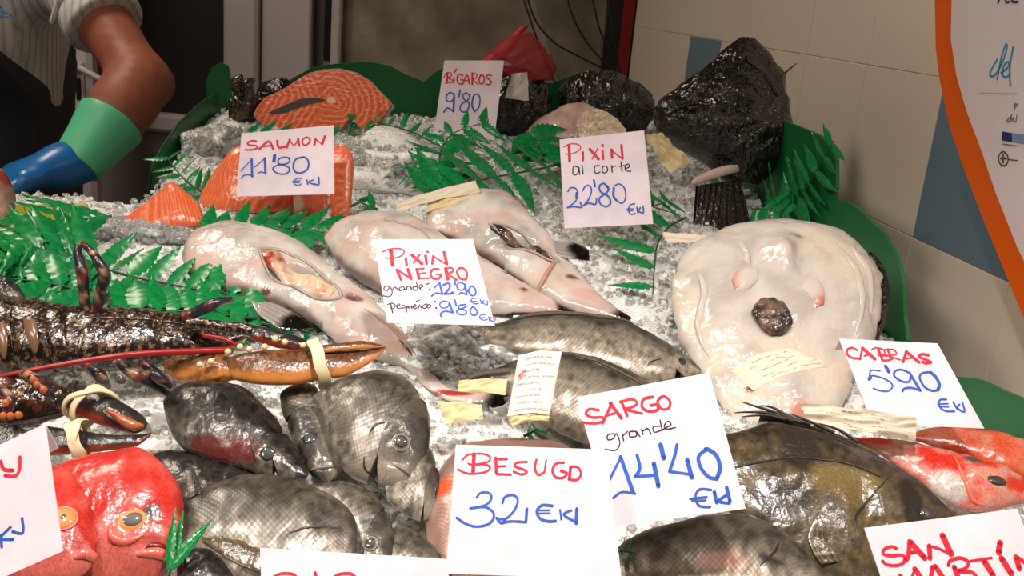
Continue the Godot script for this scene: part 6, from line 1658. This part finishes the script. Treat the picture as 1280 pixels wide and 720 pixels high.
func ferns():
	var up = (BED_N + Vector3(0, 0, 0.6)).normalized()
	var flat = (BED_N + Vector3(0, 0, 0.25)).normalized()
	fern([Vector3(0.0624, 1.211, -1.482), Vector3(0.0199, 1.2069, -1.4264), Vector3(-0.0365, 1.2019, -1.3658), Vector3(-0.0834, 1.1941, -1.3181), Vector3(-0.1154, 1.1832, -1.3134)], [0.085, 0.075], 9, up, "fern frond reaching left from the tall al corte card", {"angle": 0.3, "leaf": [0, 2]})
	fern([Vector3(-0.1269, 1.1746, -1.3231), Vector3(-0.117, 1.2044, -1.35), Vector3(-0.1209, 1.2268, -1.4241), Vector3(-0.1038, 1.2474, -1.4569), Vector3(-0.0579, 1.2651, -1.4719)], [0.07, 0.045], 8, up, "fern frond arching in front of the winkle card", {"angle": 0.5})
	fern([Vector3(-0.1161, 1.2117, -1.4865), Vector3(-0.1586, 1.224, -1.5302), Vector3(-0.202, 1.2303, -1.5686), Vector3(-0.2535, 1.2315, -1.6062)], [0.05, 0.04], 7, up, "fern frond between the salmon steak and the winkle card", {"leaf": [3, 1]})
	fern([Vector3(-0.1039, 1.1916, -1.3644), Vector3(-0.1408, 1.1999, -1.3839), Vector3(-0.1719, 1.2025, -1.4001), Vector3(-0.2047, 1.2015, -1.4246)], [0.05, 0.035], 6, up, "low fern frond on the ice left of the winkle card", {"leaf": [0, 1]})
	fern([Vector3(0.0034, 1.2481, -1.5226), Vector3(0.0197, 1.2341, -1.4995), Vector3(0.031, 1.2171, -1.4576)], [0.055, 0.05], 5, up, "short upright fern sprig in front of the monkfish cut", {"leaf": [2, 4], "sides": [1, -1]})
	fern([Vector3(0.2276, 1.181, -1.3005), Vector3(0.1993, 1.1744, -1.2603), Vector3(0.1794, 1.1634, -1.2057), Vector3(0.1697, 1.1487, -1.1411), Vector3(0.1623, 1.134, -1.0771)], [0.095, 0.06], 6, (BED_N + Vector3(0, 0, 0.9)).normalized(), "fern frond on the ice right below the tall card", {"sides": [-1], "angle": -0.05, "leaf": [0, 2]})
	fern([Vector3(0.1543, 1.183, -1.3124), Vector3(0.1835, 1.1861, -1.3313), Vector3(0.215, 1.1914, -1.3636)], [0.05, 0.03], 3, up, "short fern sprig at the right side of the tall card", {})
	fern([Vector3(0.3698, 1.1605, -1.3811), Vector3(0.3772, 1.2024, -1.3367), Vector3(0.3851, 1.2435, -1.3012), Vector3(0.3953, 1.3056, -1.2638)], [0.085, 0.035], 10, (WALL_N + Vector3(0, 0.35, 0.5)).normalized(), "upright fern frond against the green edging by the black monkfish", {"angle": 0.2, "leaf": [0, 2]})
	fern([Vector3(0.327, 1.1898, -1.3534), Vector3(0.3434, 1.1961, -1.3306), Vector3(0.3686, 1.1942, -1.3188)], [0.05, 0.04], 4, up, "small fern sprig between the black and the large white monkfish", {})
	fern([Vector3(-0.4499, 1.132, -1.0031), Vector3(-0.4147, 1.1334, -0.9809), Vector3(-0.3678, 1.1314, -0.9691), Vector3(-0.323, 1.1301, -0.961), Vector3(-0.2834, 1.1262, -0.9684)], [0.052, 0.045], 8, up, "fern frond with broad rounded leaflets beside the upright lobster legs", {"leaf": [4], "angle": 0.15})
	fern([Vector3(-0.2498, 1.1111, -0.9382), Vector3(-0.2975, 1.1153, -0.933), Vector3(-0.3457, 1.115, -0.9308), Vector3(-0.393, 1.1144, -0.9271)], [0.06, 0.05], 9, flat, "fern frond lying along the back of the large lobster", {"leaf": [2, 4], "angle": 0.4})
	fern([Vector3(-0.4683, 1.1667, -1.091), Vector3(-0.4971, 1.1636, -1.0721), Vector3(-0.52, 1.1589, -1.0434), Vector3(-0.5448, 1.1525, -1.0045), Vector3(-0.5634, 1.1476, -0.9751)], [0.09, 0.08], 9, up, "long fern frond sweeping over the yellow board", {"leaf": [3], "angle": 0.9})
	fern([Vector3(-0.4523, 1.1329, -1.0087), Vector3(-0.4804, 1.1423, -1.0043), Vector3(-0.5118, 1.1464, -0.9983), Vector3(-0.5408, 1.1433, -0.9796)], [0.08, 0.07], 9, up, "fern frond with long narrow leaflets at the left edge", {"leaf": [3, 1], "angle": 0.7})
	fern([Vector3(-0.4229, 1.1145, -0.9588), Vector3(-0.4567, 1.1198, -0.96), Vector3(-0.4888, 1.1245, -0.9577), Vector3(-0.5263, 1.1245, -0.9578)], [0.08, 0.06], 8, flat, "fern frond lying on the ice above the large lobster's tail", {"leaf": [0, 3], "angle": 0.6})
	fern([Vector3(-0.4161, 1.1573, -1.2797), Vector3(-0.4416, 1.1683, -1.2848), Vector3(-0.4672, 1.1814, -1.3028), Vector3(-0.4931, 1.1964, -1.3323)], [0.05, 0.03], 6, up, "fern frond beside the salmon pieces at the left", {"leaf": [3, 0]})
	fern([Vector3(-0.3806, 1.1434, -1.1339), Vector3(-0.34, 1.1478, -1.1605), Vector3(-0.2939, 1.15, -1.1735), Vector3(-0.2384, 1.1495, -1.1708)], [0.055, 0.05], 8, flat, "fern frond lying flat in front of the salmon pieces", {"leaf": [2, 4]})
	fern([Vector3(-0.1861, 1.1639, -1.2582), Vector3(-0.2013, 1.169, -1.2584), Vector3(-0.2198, 1.1684, -1.2851)], [0.03, 0.03], 2, up, "tiny fern sprig right of the salmon slice", {"leaf": [4]})
	fern([Vector3(-0.4441, 1.2061, -1.5139), Vector3(-0.3838, 1.2077, -1.5232), Vector3(-0.3109, 1.2098, -1.5361), Vector3(-0.2423, 1.2173, -1.5818)], [0.05, 0.045], 8, flat, "fern frond under the salmon steak", {"leaf": [2, 0]})
	fern([Vector3(-0.2769, 1.2188, -1.5292), Vector3(-0.2775, 1.2324, -1.5503), Vector3(-0.2805, 1.241, -1.5718)], [0.022, 0.02], 2, up, "green leaf tip in the notch of the salmon steak", {"leaf": [4], "angle": 1.3})
	fern([Vector3(-0.2785, 1.0932, -0.9522), Vector3(-0.2497, 1.0961, -0.9697), Vector3(-0.2131, 1.0943, -0.9589), Vector3(-0.1756, 1.0912, -0.9402)], [0.05, 0.04], 5, flat, "fern frond under the fin of the left monkfish", {"leaf": [2]})
	fern([Vector3(-0.1995, 1.0837, -0.5263), Vector3(-0.1978, 1.0899, -0.533), Vector3(-0.1961, 1.0961, -0.54)], [0.04, 0.03], 2, up, "green leaf strips at the bottom beside the red fish", {"leaf": [3], "angle": 1.2})
	fern([Vector3(0.0209, 1.0993, -0.7436), Vector3(0.0271, 1.1041, -0.7423), Vector3(0.0317, 1.105, -0.7476)], [0.014, 0.012], 2, up, "green leaf scrap on the ice above the besugo card", {})
	fern([Vector3(0.0895, 1.0856, -0.5992), Vector3(0.0931, 1.0899, -0.5948), Vector3(0.1007, 1.0856, -0.599)], [0.018, 0.014], 2, up, "green leaf scrap beside the besugo card", {})

# ---------------------------------------------------------------- price cards
func card(called, T, outline: Array, rows: Dictionary, label):
	var o = thing(called, T, label, "price card", "hand-lettered price cards")
	part("sheet", slab(poly2(outline), 0.0008), M.card, o)
	letters(o, rows, 0.0006)
	return o

func cards():
	var o
	card("price_card", Transform3D(Vector3(1, 0, 0), Vector3(0, 0.923, -0.3848), Vector3(0, 0.3848, 0.923), Vector3(-0.2912, 1.1878, -1.1881)), [-63.6, 73, 50, 94.1, 60.3, 6.9, -60.7, -7], {"r": [[24,-437,648,-482,653,-535,629,-546,606,-510,591,-440,592,-414,575,-442,549,-510,531,-565,529], [31,-389,553,-287,662,-218,569], [21,-346,589,-237,616], [31,-180,678,-154,595,-75,613], [31,-54,601,-26,706], [17,-26,703,37,637,78,724], [31,78,724,98,640], [24,175,753,139,729,133,682,168,652,214,682,226,729,199,752,175,753], [29,288,667,294,743], [17,294,743,384,686], [31,384,686,407,788]], "b": [[14,-587,257,-466,421], [30,-471,418,-441,199], [17,-430,200,-501,216,-554,193,-570,159], [14,-422,319,-307,443], [31,-310,442,-280,253], [16,-279,250,-337,265,-376,239], [41,-191,491,-192,415], [21,0,470,-71,478,-137,444,-124,388,-31,368,16,330,-20,274,-102,261,-178,291,-191,332,-129,373,-34,396,4,435,-14,469], [24,164,499,77,463,56,369,95,301,172,301,236,356,240,442,199,495,150,498], [15,178,224,125,226,87,187,99,146,148,139,181,160], [14,67,182,158,196], [12,76,163,155,175], [19,245,215,260,160], [17,327,223,268,189,347,165], [21,385,263,398,170,339,174]]}, "white price card reading SALMON 11'80 in red and blue")
	o = card("price_card", Transform3D(Vector3(1, 0, 0), Vector3(0, 0.9676, -0.2526), Vector3(0, 0.2526, 0.9676), Vector3(-0.0984, 1.2297, -1.5647)), [-41.3, 114.4, 53.6, 122.7, 48.8, -5.3, -48, 3.5], {"r": [[31,-346,949,-343,790], [17,-399,871,-366,948,-288,955,-293,896,-340,872,-269,849,-275,804,-372,787], [26,-238,871,-235,799], [22,-211,1024,-240,963], [24,-99,932,-169,946,-186,866,-157,800,-88,806,-83,856,-127,862], [24,-88,797,-32,948,19,810], [17,-63,848,5,863], [29,47,984,63,806], [19,43,984,119,971,113,912,64,888,153,814], [24,183,957,165,897,185,830,233,835,247,904,222,960,183,961], [22,359,972,299,977,279,936,335,902,364,866,332,824,283,829]], "b": [[24,-217,629,-281,643,-331,590,-329,522,-268,498,-214,551,-209,614], [34,-211,614,-200,347], [26,-207,353,-299,397,-352,324], [26,-124,696,-134,588], [24,35,632,-27,659,-72,613,-37,547,36,505,26,396,-39,352,-98,395,-80,475,3,541,37,603,24,641], [29,96,608,87,480,136,377], [22,136,377,198,451,206,588,160,658,104,628,91,578], [17,243,318,203,275,216,178,262,163], [21,307,216,358,191,364,279,364,152]]}, "white price card reading BIGAROS 9'80 at the back")
	part("back_flap", sheet([Vector3(-0.0408, 0.1142, -0.001), Vector3(0.0536, 0.1225, -0.001), Vector3(0.066, 0.1266, -0.05), Vector3(-0.0314, 0.1181, -0.05)], 0.0008), M.card, o)
	card("price_card", Transform3D(Vector3(1, 0, 0), Vector3(0, 0.923, -0.3848), Vector3(0, 0.3848, 0.923), Vector3(0.1141, 1.1805, -1.2053)), [-70.3, 106.3, 36.3, 128, 56.8, 8.2, -54.8, -7.5], {"r": [[38,-576,990,-552,794], [16,-641,971,-574,1015,-479,1023,-428,990,-453,935,-545,889,-608,883], [29,-393,925,-384,819], [38,-308,971,-188,855], [18,-206,995,-269,848], [30,-144,963,-129,860], [31,-151,1042,-146,1027], [34,-32,992,-17,889], [20,-23,977,98,894], [34,89,1059,117,888]], "k": [[16,-440,725,-495,728,-497,639,-459,624,-426,674,-429,730,-410,634], [18,-390,756,-370,645], [16,-166,769,-224,758,-227,692,-195,666,-156,689], [16,-120,767,-134,709,-100,681,-61,716,-78,769,-120,767], [18,-16,782,-2,703], [13,-10,758,36,787], [18,101,844,122,723], [13,82,780,154,805], [16,163,761,211,788,195,824,160,798,169,737,234,733]], "b": [[20,-542,401,-510,451,-445,447,-416,384,-440,279,-534,192], [30,-431,392,-430,336], [22,-534,192,-453,213,-352,213,-376,276], [20,-357,427,-320,496,-264,491,-245,418,-278,313,-336,233], [22,-336,233,-265,276,-182,265,-173,341], [28,-225,575,-204,497], [24,-43,492,-93,544,-146,511,-131,438,-25,382,9,301,-43,250,-119,280,-134,353,-65,416,-29,475,-54,520], [30,36,500,38,397,79,344], [20,79,344,155,310,195,392,167,511,99,556,46,529], [18,314,319,257,295,244,229,275,179,329,195], [16,221,242,301,252], [13,230,220,299,226], [22,347,275,363,211], [20,391,275,372,231,433,212,422,301]]}, "white price card reading PIXIN al corte 22'80")
	card("price_card", Transform3D(Vector3(1, 0, 0), Vector3(0, 0.7812, -0.6243), Vector3(0, 0.6243, 0.7812), Vector3(-0.0621, 1.1598, -0.834)), [-70.5, 77.6, 21.4, 87, 49.6, 3.1, -47.6, -3.3], {"r": [[38,-534,679,-498,533], [15,-606,658,-550,691,-458,705,-410,684,-429,637,-495,604,-576,600], [25,-386,611,-370,545], [31,-333,650,-230,572], [18,-262,664,-309,571], [28,-207,656,-187,576], [18,-202,700,-186,696], [23,-136,581,-137,660], [18,-137,660,-2,587], [31,-40,710,-1,594], [25,-456,490,-403,394], [21,-452,490,-315,416], [30,-353,504,-312,414], [28,-273,514,-239,423], [18,-273,514,-207,527], [18,-252,469,-187,485], [18,-237,424,-147,435], [23,-71,533,-126,525,-139,473,-110,436,-60,438,-42,476], [18,-84,481,-38,480], [33,-3,533,23,442], [19,-16,545,44,558,66,526,27,492,110,441], [23,119,558,101,523,135,459,191,454], [23,191,454,194,518,156,562,118,562]], "k": [[10,-502,316,-539,318,-547,288,-515,277,-495,312,-469,269,-483,221,-548,222], [12,-465,296,-453,317,-419,297,-400,288], [10,-378,328,-409,314,-394,289,-365,305,-371,328,-352,296], [12,-340,299,-338,331,-308,337,-297,301], [10,-262,388,-241,314,-273,303,-285,333,-246,340], [10,-226,325,-195,345,-213,366,-229,345,-213,313,-191,311], [13,-147,382,-164,371], [18,-134,324,-126,320], [13,-465,144,-439,65], [10,-494,142,-457,158,-424,142,-438,108,-463,112], [10,-410,127,-382,146,-396,157,-411,136,-396,112,-366,118], [10,-339,143,-360,148,-361,122,-337,124,-321,145,-315,80], [12,-309,146,-300,125,-279,149,-270,124], [10,-259,134,-234,153,-250,165,-260,144,-245,122,-225,134], [12,-212,133,-207,160,-184,138], [10,-242,196,-209,212], [10,-165,166,-177,149,-159,134,-133,156,-142,181,-165,169], [10,-123,177,-139,156,-119,142,-101,166,-117,180], [15,-75,211,-65,210], [15,-56,150,-48,148]], "b": [[15,-89,345,-44,402], [21,-50,404,-12,292], [18,-7,289,-69,294,-105,261], [21,-11,379,30,402,52,371,27,316,11,294,89,306], [23,76,314,89,309], [18,88,441,98,396], [15,184,404,139,420,115,391,128,352,177,350,188,404], [21,188,404,212,307], [16,212,304,161,322,145,301], [18,241,389,226,348,256,301,291,315,286,367,253,393], [15,193,371,215,336], [12,307,279,271,273,255,243,294,223,330,229], [10,253,245,310,250], [13,341,269,357,229], [12,376,263,363,242,410,223,403,262], [15,49,219,0,221,-23,186,8,154,54,174,62,214], [21,62,214,103,120], [18,103,120,35,126,-5,100,2,71], [19,108,244,128,191], [16,216,209,162,197,153,167,203,155,229,132,195,106,148,117,141,143,189,167,221,190], [16,278,192,258,154,280,114,319,118,318,160,285,193], [12,401,126,359,118,353,87,393,73,423,85], [10,346,91,397,99], [13,433,108,445,70], [12,457,108,447,87,485,65,475,109]]}, "white price card reading PIXIN NEGRO with a grande and a pequeno price")
	o = card("price_card", Transform3D(Vector3(1, 0, 0), Vector3(0, 0.8228, -0.5683), Vector3(0, 0.5683, 0.8228), Vector3(0.344, 1.1436, -0.7356)), [-68.3, 67.1, 14.4, 70.5, 49.2, 1.9, -7.2, -0.6, -45, 5.2], {"r": [[20,-534,584,-572,602,-615,583,-616,540,-574,515,-520,515], [18,-512,508,-490,607], [29,-490,607,-388,523], [14,-477,540,-416,564], [14,-413,599,-379,620,-318,610,-305,574,-356,557], [24,-357,607,-327,523], [17,-344,558,-266,559,-258,529,-328,513], [21,-276,604,-243,536], [14,-300,612,-234,618,-205,583,-260,560,-176,534], [24,-153,520,-123,609], [27,-123,609,-20,528], [12,-122,547,-67,565], [22,61,595,7,600,-18,575,30,557,83,538,40,525,7,534]], "b": [[15,-349,425,-421,422,-437,371,-447,340,-423,354,-416,379,-327,365,-262,332,-251,297,-288,259,-354,257,-407,271], [31,-301,469,-274,423], [19,-97,427,-168,451,-222,434,-230,390,-171,353,-112,355,-91,409], [24,-91,409,-25,295], [19,-17,287,-90,305,-150,294,-169,268], [19,73,454,0,435,-20,391,18,321,77,296,125,306], [27,125,306,140,356,113,415,73,450], [17,191,233,139,223,130,174,176,136,253,139], [14,119,187,203,198], [12,132,168,207,171], [17,249,215,275,163], [16,298,201,279,169,336,142,323,218]]}, "white price card reading CABRAS 5'90 by the wall")
	part("back_flap", sheet([Vector3(-0.0676, 0.0671, -0.001), Vector3(-0.0569, 0.0674, -0.001), Vector3(-0.0485, 0.0679, -0.03), Vector3(-0.061, 0.0668, -0.03)], 0.0008), M.card, o)
	card("price_card", Transform3D(Vector3(1, 0, 0), Vector3(0, 0.8228, -0.5683), Vector3(0, 0.5683, 0.8228), Vector3(0.0279, 1.109, -0.5263)), [-54.9, 75.6, 41.8, 80.9, 55.5, 1.8, -53.2, -4], {"r": [[25,-428,706,-423,592], [12,-497,663,-464,699,-380,713,-324,697,-339,662,-434,639,-458,643], [13,-434,639,-349,646,-317,625,-357,595,-452,580,-521,601], [19,-287,694,-275,599], [12,-292,685,-214,692], [12,-276,641,-222,648], [13,-272,593,-182,598], [15,-86,687,-146,676,-162,651,-106,637,-81,619,-116,604,-165,617], [15,-27,705,-32,650,-8,610,30,631], [12,30,631,36,710], [16,149,702,102,692,80,648,101,608,150,606,174,638,135,647], [20,194,676,192,604], [15,193,682,242,680,263,640,241,602,187,600]], "b": [[15,-384,435,-363,466,-309,471,-292,437,-326,393,-419,365], [16,-419,365,-325,381,-268,345,-286,286,-361,258,-433,267,-498,300], [15,-220,414,-206,456,-153,470,-124,440,-140,380,-188,323,-248,318], [17,-248,321,-216,292,-193,311], [15,-216,292,-151,309,-62,311], [19,-63,392,-63,314], [16,96,426,31,424,0,386,25,341,79,329,123,335], [12,-3,389,83,397], [12,5,371,82,378], [13,146,404,158,347], [15,217,408,171,377,252,338], [23,252,420,252,332]]}, "white price card reading BESUGO 32 at the front")
	card("price_card", Transform3D(Vector3(1, 0, 0), Vector3(0, 0.8422, -0.5392), Vector3(0, 0.5392, 0.8422), Vector3(0.1233, 1.132, -0.5735)), [-73.2, 72.5, 16.4, 97.5, 43.2, 8.5, -43.3, -10.6], {"r": [[19,-577,650,-637,653,-662,620,-619,598,-551,604,-542,578,-601,558,-676,558], [20,-544,566,-492,703], [25,-501,703,-421,611], [16,-529,617,-448,647], [20,-427,724,-382,630], [16,-437,720,-355,746,-320,719,-360,688,-397,674,-283,654], [19,-217,774,-277,753,-285,699,-238,673,-178,689,-187,723,-225,715], [19,-167,770,-181,739,-149,696,-104,707,-98,754,-137,784,-167,770]], "k": [[9,-463,502,-504,491,-505,458,-468,468,-448,504,-422,439,-449,392,-519,393], [9,-410,507,-397,459], [9,-405,492,-374,525], [9,-322,530,-362,522,-354,490,-313,501,-317,530,-290,498], [9,-282,548,-268,512], [9,-275,534,-240,556,-216,520], [9,-160,619,-142,553], [9,-159,579,-203,570,-194,536,-147,553,-121,570,-84,596,-104,617,-129,587,-113,563,-53,579]], "b": [[17,-478,191,-410,351], [26,-412,351,-316,125], [15,-301,119,-390,122,-446,78], [22,-303,372,-280,289,-307,231], [19,-307,231,-181,250], [31,-188,326,-152,183], [31,-149,455,-124,369], [22,-38,465,-53,382,-82,284], [19,-82,284,70,275], [31,34,368,68,258], [24,154,448,108,396,128,324,181,270,234,263], [28,234,263,254,335,230,414,172,452,151,448], [16,199,187,125,185,97,139,121,79,195,76], [15,61,117,171,138], [13,76,101,164,116], [25,221,175,238,108], [20,296,157,252,117,323,111], [25,302,211,326,123]]}, "white price card reading SARGO grande 14'40")
	card("price_card", Transform3D(Vector3(1, 0, 0), Vector3(0, 0.8228, -0.5683), Vector3(0, 0.5683, 0.8228), Vector3(0.269, 1.1259, -0.5361)), [-34.3, 26.3, 64.1, 46.7, 83, -12, -12.6, -38.7], {"r": [[20,-144,153,-173,163,-219,143,-228,114,-183,106,-117,116,-88,98,-110,65,-160,48,-210,52,-234,70], [30,-59,205,-71,112,-93,86], [37,-55,201,32,112], [21,-50,137,1,150], [32,64,187,65,115], [17,64,187,126,176,183,153], [38,151,259,199,151], [39,516,246,503,185], [34,-33,39,9,-16], [17,-130,-4,-73,-31,-33,35], [28,79,61,58,-36], [32,96,66,157,-19], [32,215,72,247,-20], [21,179,81,193,110,256,131,304,112,285,70,235,50,325,50,364,6], [16,321,117,455,148], [38,404,128,457,45], [39,518,150,573,63], [35,610,166,625,99], [25,618,166,701,114], [35,682,184,709,114]]}, "white price card reading SAN MARTIN in thick red letters")
	o = card("price_card", Transform3D(Vector3(1, 0, 0), Vector3(0, 0.8605, -0.5095), Vector3(0, 0.5095, 0.8605), Vector3(-0.2583, 1.1304, -0.4713)), [-54, 40.3, -2.2, 71.2, 21.5, 2.3, -33.9, -28.5], {"r": [[21,-230,480,-202,438,-151,437], [18,-127,514,-115,446,-132,407,-189,405]], "b": [[15,-145,80,-125,16], [15,-99,127,-142,63,-73,62], [15,-45,180,-25,103,-82,104]]}, "white price card cut off at the left edge beside the red fish")
	part("back_flap", sheet([Vector3(-0.0097, 0.067, -0.001), Vector3(-0.0027, 0.0713, -0.001), Vector3(-0.0012, 0.0596, -0.02), Vector3(-0.0066, 0.0559, -0.02)], 0.0008), M.card, o)
	card("price_card", Transform3D(Vector3(1, 0, 0), Vector3(0, 0.8228, -0.5683), Vector3(0, 0.5683, 0.8228), Vector3(-0.0759, 1.121, -0.5069)), [-60.1, 2, 51.1, 5, 64.7, -48.4, -48.7, -53.4], {"r": [[17,-495,-139,-451,-116,-385,-113,-363,-127], [20,-254,-95,-244,-124], [17,-138,-108,-107,-89,-48,-81,-15,-98]]}, "white price card cut off at the bottom edge left of the besugo card")
